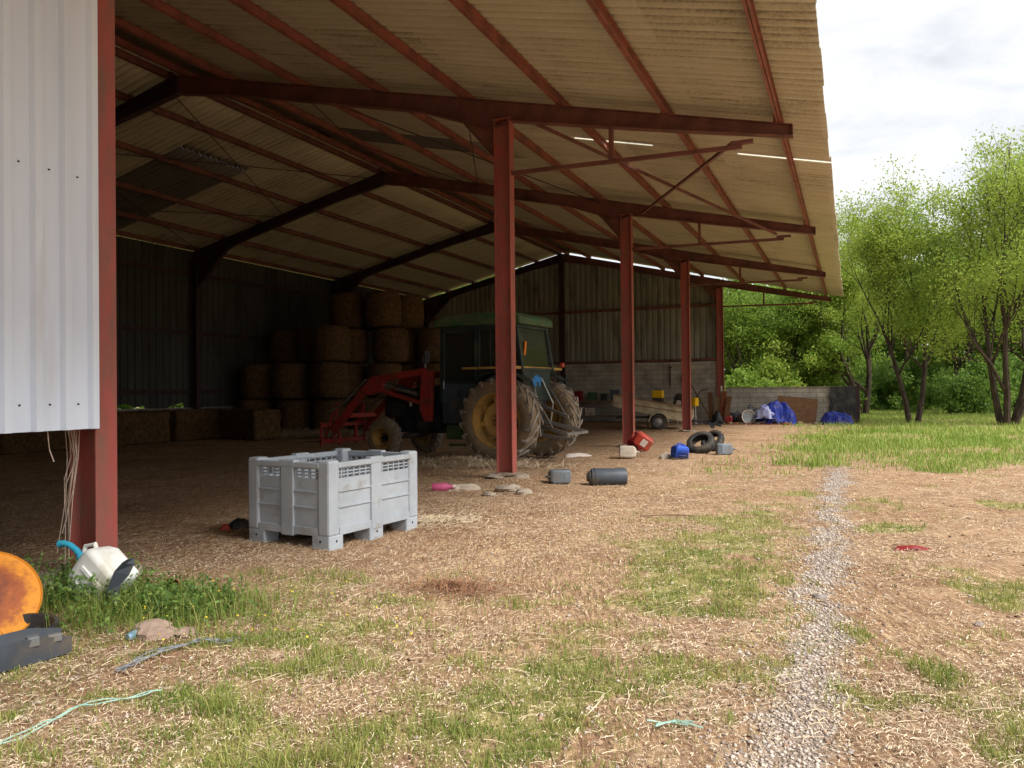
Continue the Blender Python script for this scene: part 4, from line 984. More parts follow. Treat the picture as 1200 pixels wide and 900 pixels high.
# pink bottle + straw wisp
e = empty('pink_bottle', tuple(G(505, 575, .045)), (0,R(88),R(4)), 'pink plastic bottle lying on the straw right of the pallet box', 'bottle')
mb = MB(); mb.lathe([(0,0),(.055,0),(.06,.01),(.06,.20),(.03,.25),(.025,.30)], 18); mb.build('bottle_body', M['pink'], e, smooth=True); mb = MB(); mb.lathe([(.028,.29),(.028,.33),(0,.33)], 12); mb.build('cap', M['paper'], e, smooth=True)
e = empty('feed_sack', tuple(G(537, 573, .0)), (0,0,.15), 'flattened whitish sack end beside the pink bottle', 'sack'); crumple('sack_cloth', M['offwhite'], 0,0,0, .32,.14,.08, 48, e, 18)
# rubble at the foot of post one
def stone(px, py, s, m, lab, cat='stone', nm='stone', seed=1):
    p = G(px, py); o = rock_mesh(s, seed).build(nm, m, None, smooth=False); o.location = p+Vector((0,0,s[2]*.35)); o.rotation_euler = (0,0,seed); return tag(o, lab, cat)
stone(594, 575, (.17,.14,.07), M['concrete'], 'whitish concrete lump at the foot of the nearest middle post', 'rubble', 'rubble_lump', 3)
stone(612, 578, (.12,.10,.05), M['concrete'], 'second concrete lump right of the post foot, in front of the tractor', 'rubble', 'rubble_lump', 4)
stone(572, 581, (.10,.08,.04), M['concrete'], 'small concrete lump just left of the post foot', 'rubble', 'rubble_lump', 5)
stone(180, 745, (.12,.09,.06), M['stonepink'], 'pinkish flat stone in the grass right of the white canister', 'stone', 'stone', 6)
stone(216, 744, (.06,.05,.03), M['stonepink'], 'broken pink stone piece beside the large pinkish one', 'stone', 'stone', 7)
stone(931, 776, (.032,.02,.014), M['stonegrey'], 'dark stone lying in the gravel line near the bottom', 'stone', 'stone', 8)
stone(958, 703, (.05,.035,.022), M['stonegrey'], 'grey round stone in the middle of the gravel line', 'stone', 'stone', 9)
stone(1143, 733, (.03,.02,.014), M['stonegrey'], 'small grey stone alone on the right of the yard', 'stone', 'stone', 10)
# oily bits left of the crate
e = empty('orange_scrap', tuple(G(263, 622, .02)), (0,0,.3), 'small orange scrap on dark rubbish left of the pallet box', 'scrap'); crumple('scrap', M['redcan'], 0,0,0, .05,.04,.07, 51, e, 10)
e = empty('dark_scrap', tuple(G(280, 618, .0)), (0,0,.3), 'black crumpled rubbish beside the left corner of the pallet box', 'rubbish'); crumple('film', M['black'], 0,0,0, .12,.08,.1, 53, e, 14)
# dark straw clod pile
n = 1700; a = rng.random(n)*6.28; r = np.abs(rng.normal(0, .17, n)); c = gp(530, 690)
ribbons(n, c.x+np.cos(a)*r*1.6, c.y+np.sin(a)*r, .03+.08*rng.random(n), np.full(n, .003), .9, 'dark_straw_heap', mat('dark_straw', L((104,74,56)), L((178,134,100)), tint=True, rough=.9), label='small heap of darker straw in front of the pallet box', cat='straw', lift=.015)
n = 1500; a = rng.random(n)*6.28; r = np.abs(rng.normal(0, .2, n)); c = gp(512, 612)
ribbons(n, c.x+np.cos(a)*r*1.7, c.y+np.sin(a)*r, .04+.10*rng.random(n), np.full(n, .0045), .5, 'pale_straw_patch', M['straw'], tint=.55+.45*rng.random(n), label='patch of bright pale straw at the right foot of the pallet box', cat='straw', lift=.012)
n = 14000; bx_ = rng.uniform(-13.8, -7.6, n); by_ = 8.3+rng.normal(0, .45, n)+.25*(bx_+13)*.6
x = P1.x+bx_*.9146+by_*.404; y = P1.y-bx_*.404+by_*.9146
ribbons(n, x, y, .10+.25*rng.random(n), np.full(n, .010), 1.1, 'loose_hay', M['straw'], tint=.1+.5*rng.random(n), label='loose hay shed along the foot of the dark bale stack', cat='hay', lift=.03)
# stick and red rag, teal twine
s0 = G(748, 606, .02); s1 = G(816, 606, .02)
e = empty('stick', tuple(s0), (0,0,0), 'thin pale stick lying across the yard above the grass patch', 'stick'); mb = MB(); mb.tube([(0,0,0),(.3,.01,.008),(s1.x-s0.x, s1.y-s0.y, 0)], [.008,.01,.006], 6); mb.build('twig', M['wood'], e)
e = empty('red_rag', tuple(G(1068, 643, .0)), (0,0,-.25), 'dark red rag trodden flat on the right side of the yard', 'rag'); crumple('cloth', M['darkred'], 0,0,0, .16,.05,.035, 57, e, 16)
def cord(name, pts, r, m, lab, cat='twine', strands=1):
    P = [G(*q) for q in pts]; o0 = P[0]; e = empty(name, tuple(o0), (0,0,0), lab, cat)
    for k in range(strands):
        q = []
        for i in range(len(P)-1):
            for t in np.linspace(0, 1, 9, endpoint=(i == len(P)-2)):
                p = P[i].lerp(P[i+1], float(t)); f = .022*(k*.8+1); n1 = (float(vnoise(p.x*7+k*9, p.y*7, 81+k))-.5)*f*2; n2 = (float(vnoise(p.x*7, p.y*7+k*5, 85+k))-.5)*f*2
                p = Vector((p.x+n1, p.y+n2, 0)); p.z = hz(p)+.012+.018*float(vnoise(p.x*15, p.y*15, 88+k)); q.append(p-o0)
        mb = MB(); mb.tube(q, r, 5); mb.build('strand', m, e, smooth=True)
    return e
cord('teal_twine', [(-20,885),(40,860),(95,830),(128,824),(185,812)], .0032, M['tealtwine'], 'teal baling twine trailing out of the bottom left corner', strands=2)
cord('rope', [(135,792),(160,780),(185,770),(235,757),(270,757)], .0035, M['ropegrey'], 'frayed grey rope in the grass below the pinkish stone', 'rope', strands=4)
cord('teal_twine', [(765,854),(785,850),(805,855)], .004, M['tealtwine'], 'short scrap of teal twine near the bottom middle', strands=3)
# twine hanging at the first post
e = empty('hanging_twine', tuple(BW(-.04, -7.24, 0)), (0,0,TH), 'bunch of pale baling twine hanging down the first red post', 'twine')
for k in range(8):
    a = -.02-.025*(k % 5); z1 = [.30,.42,.10,.62,.28,.75,.20,.5][k]; mb = MB()
    mb.tube([(a-.05, -.0-.01*k, 1.2), (a-.07+.015*math.sin(k), .0, .95), (a-.10+.03*math.sin(k*2), -.02, .6*(1.25-z1)+z1-.2), (a-.13-.04*math.sin(k*1.7), -.03, z1)], .0035, 5); mb.build('strand', M['twine'], e, smooth=True)
e = empty('hanging_twine', tuple(BW(-.05, -7.52, 0)), (0,0,TH), 'single short strand of twine below the white cladding edge', 'twine')
mb = MB(); mb.tube([(0,-.0,1.2),(.01,0,1.1),(-.02,.03,1.02),(-.005,.05,.94)], .004, 5); mb.build('strand', M['twine'], e)

# ------------------------------------------------------------------ lower left group
c0 = G(118, 716)
Qe = (Matrix.Rotation(R(-12),4,'Z') @ Matrix.Rotation(R(-52),4,'Y') @ Matrix.Rotation(R(-8),4,'X')).to_euler()
wc = empty('white_jug', tuple(c0+Vector((.08,.02,.06))), Qe, 'milky white plastic jug with bent blue spout, tipped over at the first red post', 'jug')
w, d, h = .31, .24, .35
mb = MB(); mb.add([(x*w/2*f, y*d/2*f, z) for z, f in ((0,.9),(.03,1),(h*.7,1),(h*.85,.85),(h,.42)) for x, y in ((-1,-1),(1,-1),(1,1),(-1,1))],
    [(3,2,1,0)]+[(k*4+i, k*4+(i+1)%4, (k+1)*4+(i+1)%4, (k+1)*4+i) for k in range(4) for i in range(4)]+[(16,17,18,19)])
b = mb.build('body', M['canister'], wc, bevel=.035, smooth=True); b.modifiers['bevel'].segments = 4
mb = MB(); mb.bb((-.09,-d/2-.008,.05),(-.06,-d/2+.004,.24)); mb.bb((.02,-d/2-.008,.05),(.05,-d/2+.004,.24)); mb.build('rib', M['canister'], b, bevel=.004)
mb = MB(); mb.tube([(.09,0,h*.8),(.12,0,h*.98),(.06,0,h*1.12),(-.02,0,h*1.02)], .015, 8); mb.build('handle', M['canister'], wc, smooth=True)
mb = MB(); mb.lathe([(.034,h*.95),(.036,h*1.08),(.02,h*1.1)], 18, Matrix.Translation((-.01,0,0))); mb.tube([(-.01,0,h*1.05),(-.012,0,h*1.05+.07),(-.014,-.01,h*1.05+.12),(-.03,-.02,h*1.05+.16),(-.06,-.02,h*1.05+.185)], [.026,.02,.019,.02,.026], 12); mb.build('spout', M['teal'], wc, smooth=True)
e = empty('black_glove', tuple(c0+Vector((.17,-.12,.02))), (0,0,.2), 'dark grey torn strap propped at the right of the white jug', 'strap')
mb = MB(); vs = []
for i, (x, z, hw) in enumerate(((-.02,.0,.03),(-.035,.07,.045),(-.02,.14,.035),(.02,.2,.05),(.06,.26,.035),(.075,.29,.01))): vs += [(x-hw*.7,-.01*i,z+hw*.4),(x+hw*.7,.006*i,z-hw*.3)]
mb.add(vs, [(2*i,2*i+1,2*i+3,2*i+2) for i in range(5)]); mb.build('strip', M['darkgreyplastic'], e, solid=.008)
e = empty('blue_bottle', tuple(G(148, 752, .02)), (0,R(80),R(60)), 'small crushed blue and clear bottle between the white jug and pink stone', 'bottle')
mb = MB(); mb.lathe([(0,0),(.02,0),(.025,.03),(.018,.07),(.024,.11),(.01,.15),(0,.15)], 12); mb.build('bottle_body', mat('faded_blue', L((88,130,160)), L((140,160,170)), 20, .3), e, smooth=True)
# rusty disc
dc = Vector((-3.06, 4.42, .22)); nrm = Vector((.50,-.62,.60)).normalized()
Qd = nrm.to_track_quat('Z', 'Y')
e = empty('rusty_disc', tuple(dc), (0,0,0), 'rusty orange metal disc propped at an angle in the lower left corner', 'metal disc'); e.rotation_mode = 'QUATERNION'; e.rotation_quaternion = Qd
mb = MB(); mb.lathe([(0,.035),(.1,.03),(.2,.012),(.27,-.006),(.292,-.004),(.30,.006),(.304,0),(.295,-.014),(.27,-.016),(.2,.002),(.1,.02),(0,.025)], 64); mb.build('dish', M['rust'], e, smooth=True)
e = empty('black_tub', tuple(G(12, 768)), (0,0,.2), 'low black tub under the rusty disc', 'tub')
mb = MB(); mb.lathe([(0,.0),(.24,0),(.27,.09),(.285,.09),(.285,.10),(.26,.10),(.235,.015),(0,.015)], 32, Matrix.Translation((-.12,.16,0))); mb.build('basin', M['black'], e, smooth=True)
a0 = G(-60, 805); a1 = G(88, 772)
e = empty('grey_gutter', tuple(a0), (0,0,math.atan2(a1.y-a0.y, a1.x-a0.x)), 'dark grey plastic trough in the grass below the rusty disc', 'trough'); ln = (a1-a0).length
mb = MB(); n = 16; pr = [(-.02,.125),(.0,.13),(.012,.02),(.03,.0),(.16,.0),(.18,.02),(.19,.13),(.21,.125),(.185,.0),(.17,-.012),(.02,-.012),(-.01,.0)]
vs = []; fs = []
for i in range(n+1):
    u = i/n; x = u*ln; s = 1-.35*max(0, u-.7)/.3; off = .10*u*u
    for (yy_, zz_) in pr: vs.append((x, yy_+off, .015+zz_*s))
m_ = len(pr)
for i in range(n):
    for k in range(m_): fs.append((i*m_+k, i*m_+(k+1)%m_, (i+1)*m_+(k+1)%m_, (i+1)*m_+k))
fs += [tuple(range(m_)), tuple(range(n*m_+m_-1, n*m_-1, -1))]
mb.add(vs, fs); mb.build('channel', M['darkgreyplastic'], e, smooth=True)
mb = MB(); mb.bb((ln*.60,.02,.10),(ln*.70,.075,.15)); mb.bb((ln*.78,.05,.095),(ln*.90,.09,.135)); mb.build('bracket', M['greyplastic'], e, bevel=.005)
# rusty can
e = empty('rusty_can', tuple(G(198, 705, .05)), (R(80),0,R(30)), 'small rusty tin half hidden in weeds right of the first post', 'tin')
mb = MB(); mb.lathe([(0,-.04),(.06,-.04),(.062,.04),(.056,.04),(.055,-.03),(0,-.03)], 24); mb.build('tin_body', M['rustplain'], e, smooth=True)

# ------------------------------------------------------------------ weeds around the first post (leafy ground cover)
def leafcloud(n, C, s, name, m, parent=None, tint=None, flat=.5, up=0):
    N_ = rng.normal(size=(n,3)); N_[:,2] += up; N_ /= np.linalg.norm(N_, axis=1)[:,None]
    A = np.cross(N_, rng.normal(size=(n,3))); A /= np.linalg.norm(A, axis=1)[:,None]; B = np.cross(N_, A)
    s = np.asarray(s).reshape(-1,1); 
    V = np.stack([C-A*s, C+B*s*flat+N_*s*.12, C+A*s, C-B*s*flat+N_*s*.12], 1).reshape(-1,3)
    F = np.arange(n*4).reshape(-1,4)
    return npmesh(name, V, F, m, parent, tint=tint)
n = 8000; cx = np.concatenate([rng.normal(-2.75, .32, n), rng.normal(-2.1, .17, n//2), rng.normal(-3.15, .25, n//2)]); cy = np.concatenate([rng.normal(4.85, .22, n), rng.normal(4.85, .13, n//2), rng.normal(5.05, .2, n//2)])
hh = np.concatenate([.05+.20*rng.random(n)*np.exp(-((cx[:n]+2.75)/.5)**2), .03+.16*rng.random(n//2), .03+.18*rng.random(n//2)])
C = np.stack([cx, cy, H(cx, cy)+hh*rng.random(2*n)**.6], 1)
kp = ~((cx < -2.66) & (cy < 4.78)) & (rng.random(2*n) < sst(.36, .58, fbm(cx*5, cy*5, 97, 2))+.15)
C = C[kp]; nw = len(C)
o = leafcloud(nw, C, .008+.014*rng.random(nw), 'weeds', M['weed'], None, np.clip(rng.normal(.5,.35,nw), 0, 1), .5, .8)
tag(o, 'dark green leafy weeds growing round the white jug and first post', 'weeds', kind='stuff')
n = 2600; x = np.concatenate([rng.normal(-2.65, .35, n), rng.normal(-1.95, .3, n//2)]); y = rng.normal(4.75, .22, len(x)); kp = ~((x < -2.66) & (y < 4.7)); x, y = x[kp], y[kp]; n = len(x)
blades('weed_grass', x, y, .06+.16*rng.random(n)**2, np.full(n, .0045), M['grass'], np.clip(rng.normal(.25,.3,n), 0, 1), 'taller grass standing among the weeds by the first post', 'grass', .8)
n = 90; x = np.concatenate([rng.uniform(-2.3,-.4,n)]); y = rng.uniform(4.0, 5.2, n); C = np.stack([x, y, H(x, y)+.06+.05*rng.random(n)], 1)
o = leafcloud(n, C, np.full(n, .007), 'yellow_flowers', mat('petal_yellow', L((230,200,40)), None, rough=.6), None, None, .9, 2); tag(o, 'tiny yellow wildflowers dotted in the grass', 'flowers', kind='stuff')

# ------------------------------------------------------------------ things at the far end of the barn
# trailer
p = BW(-1.5, 15.9)
tl = empty('trailer', tuple(p), (0,0,TH+R(14)), 'cream coloured single-axle trailer behind the second and third red posts', 'trailer')
Qt = Matrix.Translation((0,0,.55)) @ Matrix.Rotation(R(7),4,'Y')
mb = MB(); w = .68
prof = [(-1.5,.06),(1.1,-.20),(1.25,.02),(1.2,.32),(-1.55,.46)]
for s in (-1, 1): mb.prism(prof, .03, Qt @ Matrix.Translation((0,s*w,0)))
mb.bb((-1.5,-w,.10),(1.1,w,.13), Qt @ Matrix.Rotation(R(6),4,'Y')); mb.bb((1.15,-w,0),(1.2,w,.3), Qt); mb.bb((-1.55,-w,.08),(-1.5,w,.36), Qt)
mb.build('hull', M['cream'], tl, bevel=.01)
mb = MB()
for s in (-1, 1): mb.beam((-1.57,s*(w+.02),.47),(1.22,s*(w+.02),.31), .05, .04, M=Qt); mb.beam((-1.5,s*(w+.02),.22),(1.22,s*(w+.02),.14), .02, .025, M=Qt)
mb.build('rail', M['wood'], tl)
for s in (-1, 1):
    Q = Matrix.Translation((.05,s*(w+.1),.27)) @ Matrix.Rotation(R(90)*(-s),4,'X')
    mb = MB(); mb.lathe([(.15,-.07),(.22,-.08),(.265,-.05),(.27,0),(.265,.05),(.22,.08),(.15,.07)], 28, Q); wh = mb.build('wheel', M['rubber'], tl, smooth=True)
    mb = MB(); mb.lathe([(.155,.06),(.14,.03),(.06,.05),(0,.05)], 20, Q); mb.build('rim', M['steel'], wh, smooth=True)
    mb = MB(); pr = [(.05+.34*math.cos(R(a)), .27+.34*math.sin(R(a))) for a in range(0, 181, 15)]; pr += [(.05+.30*math.cos(R(a)), .27+.30*math.sin(R(a))) for a in range(180, -1, -15)]
    mb.prism(pr, .2, Matrix.Translation((0,s*(w+.1),0))); mb.build('mudguard', M['cream'], tl)
mb = MB(); mb.beam((1.1,0,.3),(2.1,0,.12), .07, .07); mb.bb((-1.4,-.5,.38),(1.0,.5,.42)); mb.tube([(2.1,0,.12),(2.2,0,.12)], .05, 8); mb.build('drawbar', M['engine'], tl)
mb = MB(); mb.tube([(1.9,0,.12),(1.9,0,-.0)], .03, 8); mb.lathe([(0,-.03),(.08,-.03),(.08,.03),(0,.03)], 14, Matrix.Translation((1.9,0,.08)) @ Matrix.Rotation(R(90),4,'X')); mb.build('jockey_wheel', M['rubber'], tl)
# yellow generator on the trailer
e = empty('yellow_toolbox', tuple(BW(-1.75, 17.2, .92)), (0,0,TH), 'bright yellow box on a black base standing at the trailer', 'toolbox')
mb = MB(); mb.bb((-.2,-.15,.14),(.2,.15,.42)); mb.build('box_body', M['brightyellow'], e, bevel=.03)
mb = MB(); mb.bb((-.19,-.14,0),(.19,.14,.139)); mb.build('base', M['black'], e, bevel=.01)
mb = MB(); mb.tube([(-.12,0,.42),(-.1,0,.48),(.1,0,.48),(.12,0,.42)], .014, 8); mb.build('handle', M['black'], e)
mb = MB(); e = empty('trestle', tuple(BW(-1.75, 17.2, 0)), (0,0,TH), 'dark trestle carrying the yellow box behind the trailer', 'trestle')
for sx_ in (-1, 1):
    for sy_ in (-1, 1): mb = MB(); mb.beam((sx_*.25,sy_*.18,.88),(sx_*.32,sy_*.26,0), .04, .04); mb.build('leg', M['wood'], e)
mb = MB(); mb.bb((-.4,-.25,.88),(.4,.25,.918)); mb.build('top', M['wood'], e)
# workbench
wb = empty('workbench', tuple(BW(-5.1, 20.7, 0)), (0,0,TH), 'dark cluttered workbench against the block wall at the far end', 'workbench')
mb = MB(); mb.bb((-1.2,-.35,.86),(1.2,.35,.92)); mb.build('top', M['wood'], wb)
mb = MB(); mb.bb((-1.15,-.3,.25),(1.15,.3,.29)); mb.build('shelf', M['wood'], wb)
for sx_ in (-1, 1):
    for sy_ in (-1, 1): mb = MB(); mb.bb((sx_*1.12-.04,sy_*.3-.04,-.02),(sx_*1.12+.04,sy_*.3+.04,.86)); mb.build('leg', M['engine'], wb)
def smallbox(x, y, z, s, m, lab, nm='box', cat='box'):
    e = empty(nm, tuple(BW(x, y, z)), (0,0,TH+random.uniform(-.2,.2)), lab, cat)
    mb = MB(); mb.bb((-s[0]/2,-s[1]/2,0),(s[0]/2,s[1]/2,s[2]*.8)); mb.build('case', m, e, bevel=.01)
    mb = MB(); mb.bb((-s[0]/2-.01,-s[1]/2-.01,s[2]*.8),(s[0]/2+.01,s[1]/2+.01,s[2])); mb.build('lid', m, e, bevel=.008); return e
smallbox(-5.95, 20.6, .29, (.36,.3,.34), M['offwhite'], 'white plastic box on the workbench shelf, left one')
smallbox(-5.5, 20.6, .29, (.36,.3,.32), M['offwhite'], 'white plastic box on the workbench shelf, right one')
smallbox(-6.0, 20.65, .92, (.3,.25,.42), M['darkred'], 'dark red case standing on the left of the workbench')
smallbox(-5.4, 20.7, .92, (.34,.25,.36), M['green'], 'dark green case in the middle of the workbench')
smallbox(-4.9, 20.7, .92, (.2,.25,.30), M['black'], 'black case on the workbench beside the green one')
smallbox(-4.4, 20.7, .92, (.35,.3,.46), M['doorblue'], 'blue-grey case at the right end of the workbench')
e = empty('white_bottle', tuple(BW(-6.28, 20.5, .92)), (0,0,0), 'small white bottle at the left end of the workbench', 'bottle'); mb = MB(); mb.lathe([(0,0),(.07,0),(.07,.2),(.03,.26),(.03,.3),(0,.3)], 14); mb.build('bottle_body', M['offwhite'], e, smooth=True)
mb = MB(); mb.lathe([(.034,.29),(.034,.33),(0,.33)], 10); mb.build('cap', M['paper'], e)
# harrow frames behind the tractor
for k, (x, ln) in enumerate(((-6.9, 2.1), (-7.5, 2.4), (-8.1, 2.0))):
    e = empty('iron_bars', tuple(BW(x, 20.3-.2*k, 0)), (R(-8), R(4-3*k), TH), ['dark iron frame leaning on the far wall, right of three', 'dark tall iron frame leaning on the far wall, middle of three', 'dark iron frame leaning on the far wall, left behind the tractor'][k], 'iron frame')
    mb = MB()
    for q in (-.2, .2): mb.beam((q,0,0),(q*.8,0,ln), .07, .07)
    mb.build('upright', M['engine'], e)
    mb = MB()
    for z in (.4,.9,1.5): mb.beam((-.22,0,z),(.22,0,z), .05, .05)
    mb.build('crossbar', M['engine'], e)
# hose and tool on the block wall
e = empty('hung_hose', tuple(BW(-1.55, 21.42, 1.55)), (0,0,TH), 'dark hose looped on the block wall near the third red post', 'hose')
mb = MB(); mb.tube([(.15,0,-.55),(.17,-.03,-.1),(.2,-.03,.25),(.1,-.03,.47),(-.08,-.03,.45),(-.17,-.03,.25),(-.12,-.03,0),(.02,-.03,-.15),(.12,-.03,-.3)], .03, 8); mb.build('loop', M['black'], e, smooth=True)
e = empty('hung_tool', tuple(BW(-2.2, 21.44, 1.45)), (0,0,TH), 'long dark iron tool hanging on the block wall left of the hose', 'tool'); mb = MB(); mb.beam((0,0,0),(0,0,.85), .035, .03); mb.build('shaft', M['engine'], e); mb = MB(); mb.box((0,0,.86),(.12,.03,.05)); mb.build('head', M['engine'], e)
# machine with yellow engine
e = empty('garden_machine', tuple(BW(-.75, 18.7, 0)), (0,0,TH-.3), 'old walk-behind machine with yellow engine cover by the third red post', 'garden machine')
mb = MB(); mb.bb((-.18,-.14,.72),(.18,.14,1.05)); mb.build('engine_cover', M['brightyellow'], e, bevel=.04)
mb = MB(); mb.bb((-.75,-.2,.45),(-.2,.2,.95)); mb.lathe([(0,-.1),(.2,-.1),(.22,0),(.2,.1),(0,.1)], 20, Matrix.Translation((-.55,-.05,1.0)) @ Matrix.Rotation(R(90),4,'X')); mb.build('motor', M['black'], e, bevel=.03)
for k, (a, b) in enumerate((((-.15,-.1,.72),(-.25,-.2,0)), ((.15,-.1,.72),(.22,-.2,0)), ((0,.14,.72),(0,.3,0)), ((-.6,0,.5),(-.65,-.1,0)))): mb = MB(); mb.beam(a, b, .035, .035); mb.build('leg', M['steel'], e)
mb = MB(); mb.lathe([(0,-.02),(.10,-.02),(.11,0),(.10,.02),(0,.02)], 18, Matrix.Translation((-.5,-.22,.85)) @ Matrix.Rotation(R(90),4,'X')); mb.build('headlight', M['paper'], e, smooth=True)
mb = MB(); mb.tube([(.1,0,1.0),(.3,0,1.3),(.5,.2,1.35)], .015, 6); mb.tube([(.1,0,1.0),(.3,0,1.3),(.5,-.2,1.35)], .015, 6); mb.build('handlebar', M['engine'], e)
for k, (x, h_, m) in enumerate(((-.25, 1.25, 'rustybrown'), (.0, 1.05, 'wood'), (.2, 1.3, 'rustplain'), (.36, 1.1, 'rustybrown'))):
    e = empty('leaning_board', tuple(BW(x-.15, 20.7-.1*k, 0)), (R(-7-k), R(-3+3*k), TH), ['wide dark brown board leaning by the last post, leftmost of four', 'pale wood board leaning second from the left by the last post', 'rusty narrow sheet leaning third from the left by the last post', 'dark board leaning rightmost of four by the last post'][k], 'board', 'boards leaning by the last red post')
    mb = MB(); mb.bb((-.1,-.015,0),(.1,.015,h_)); mb.build('board', M[m], e, bevel=.004)
jerry('red_can', 'small red fuel can among the rubbish by the low wall', 'fuel can', BW(.4, 19.9, .02), (0,0,TH), (.26,.18,.28), M['darkred'], M['offwhite'])
e = empty('white_pipe', tuple(BW(-.02, 20.9, .9)), (R(4),0,TH), 'short white pipe upright before the wall corner', 'pipe'); mb = MB(); mb.tube([(0,0,0),(0,0,.6)], .045, 10); mb.build('pipe_body', M['offwhite'], e, smooth=True)
for k in range(44):
    x = random.uniform(-.9, 3.9) if k > 15 else random.uniform(-.9, 1.9); y = random.uniform(19.3, 20.9)
    o = rock_mesh((random.uniform(.06,.16), random.uniform(.05,.1), random.uniform(.04,.08)), 100+k).build('debris_lump', M[['engine','rustplain','stonegrey','wood'][k % 4]], None)
    o.location = BW(x, y, .03); o.rotation_euler = (random.random(), random.random(), random.random()*6)
    tag(o, ['blackened', 'rusty', 'grey stony', 'woody'][k % 4]+' lump of debris in the rubbish strewn along the low wall', 'debris', ['blackened','rusty','grey stony','woody'][k % 4]+' debris along the low wall')
# straw heap by the tractor wheel
n = 9000; a = rng.random(n)*6.28; r = np.abs(rng.normal(0, .5, n)); c = Vector((-1.0, 13.9)); 
ribbons(n, c.x+np.cos(a)*r*1.6, c.y+np.sin(a)*r*.5, .08+.18*rng.random(n), np.full(n, .007), .9, 'straw_heap', M['straw'], label='loose straw gathered around the tractor wheels', cat='straw', lift=.02, tint=.3+.6*rng.random(n))

# ------------------------------------------------------------------ trees
def make_tree(seed, ht, crown_r, trunk_r, stems, leafm, nleaf, lab, loc, crown_lo=.3, ls=.085, openness=.35, nm='tree', group='trees beyond the yard', rz=0, spread=.35):
    rg = np.random.default_rng(seed); tips = []; mb = MB()
    root = empty(nm, tuple(loc), (0,0,rz), lab, 'tree', group)
    def grow(p, d, ln, r, depth):
        nseg = 4; pts = [p]; rs = [r]; q = p.copy(); dd = d.copy(); up_ = .09 if depth < 2 else .03
        for i in range(nseg):
            dd = (dd+Vector(rg.normal(0, .11, 3))+Vector((0,0,up_))).normalized(); q = q+dd*ln/nseg; pts.append(q.copy()); rs.append(r*(1-.5*(i+1)/nseg))
        mb.tube(pts, rs, 7 if depth < 2 else 4, cap=False)
        if depth >= 2: 
            for k in (2, 3, 4): tips.append((pts[k], ln*(.34 if depth == 2 else .5)))
        if depth >= 4 or ln < .35: return
        nb = [5, 4, 4, 3][depth]
        for k in range(nb):
            f = 1 if k == 0 else rg.uniform(.35, .95); i = min(nseg, max(1, int(round(f*nseg))))
            ax = Vector(rg.normal(0, 1, 3)); ax = (ax-dd*ax.dot(dd)).normalized(); an = rg.uniform(.35, .9) if k else rg.uniform(.05, .25)
            nd = (dd*math.cos(an)+ax*math.sin(an)); nd.z += .12; nd.normalize()
            grow(pts[i], nd, ln*rg.uniform(.5, .72), max(rs[i]*.6, .008), depth+1)
    for s in range(stems):
        a = 2*math.pi*s/stems+rg.uniform(0, 1); off = Vector((math.cos(a), math.sin(a), 0))*trunk_r*(1.1 if stems > 1 else 0)
        d = Vector((math.cos(a)*spread*(.5 if stems > 1 else .15), math.sin(a)*spread*(.5 if stems > 1 else .15), 1)).normalized()
        grow(off+Vector((0,0,-.1)), d, ht*.5*rg.uniform(.85, 1.1), trunk_r*(1 if stems == 1 else .75), 0)
    mb.build('trunk', M['bark'], root, smooth=True)
    T = np.array([[*t[0], t[1]] for t in tips])
    # clip and weight by crown envelope
    T = T[T[:,2] > ht*crown_lo*.75]
    w = np.ones(len(T)); hidx = rg.choice(len(T), size=nleaf, p=w/w.sum())
    clump = rg.random(len(T))
    C = T[hidx,:3]+rg.normal(0, 1, (nleaf,3))*(T[hidx,3]*.46+.10)[:,None]*np.array([1,1,.5])
    C0k = C[:,2] > ht*crown_lo*.7; C = C[C0k]; n = len(C)
    kk_ = clump[hidx][C0k]
    tn = np.clip(.05+.5*rg.random(n)+.5*kk_+.5*(fbm(C[:,0]*.9+seed, C[:,2]*.9+C[:,1]*.5, seed, 2)-.5), 0, 1)
    global rng; sv = rng; rng = rg
    o = leafcloud(n, C, ls*(.6+.8*rg.random(n)), 'crown', M[leafm], root, tn, .5, .5); rng = sv
    return root
def TG(px, py): p = gp(px, py); return (p.x, p.y, hz(p) if p.y < 60 else 0)
def TZ(px, Z): return ((px-600)/900*Z, Z, 0)
make_tree(11, 10.2, 4, .17, 4, 'leafA', 46000, 'tall bright green tree with several dark stems at the right edge', TG(1180, 498), .30, .05, spread=.35)
make_tree(12, 7.9, 3.4, .15, 2, 'leafA', 38000, 'yellow-green tree right of the barn, forked low, between meadow and wood', TG(1070, 495.5), .25, .052, spread=.5)
make_tree(13, 9.2, 3.6, .22, 2, 'leafA', 40000, 'tree with thick dark trunk just past the end of the low wall', TZ(1012, 39), .26, .062)
make_tree(14, 7.4, 3.6, .2, 2, 'leafB', 34000, 'broad green tree behind the middle of the low wall', TZ(935, 41), .12, .066)
make_tree(15, 6.6, 3.2, .2, 2, 'leafB', 28000, 'green tree rising beside the last red post', TZ(868, 40), .10, .066)
make_tree(16, 9.6, 4.2, .2, 2, 'leafA', 32000, 'light green tree at the far right, behind the tall one', TZ(1235, 33), .25, .06)
make_tree(17, 10.4, 4, .2, 2, 'leafB', 30000, 'mid green tree filling the gap between the two front trees', TZ(1125, 42), .2, .07)
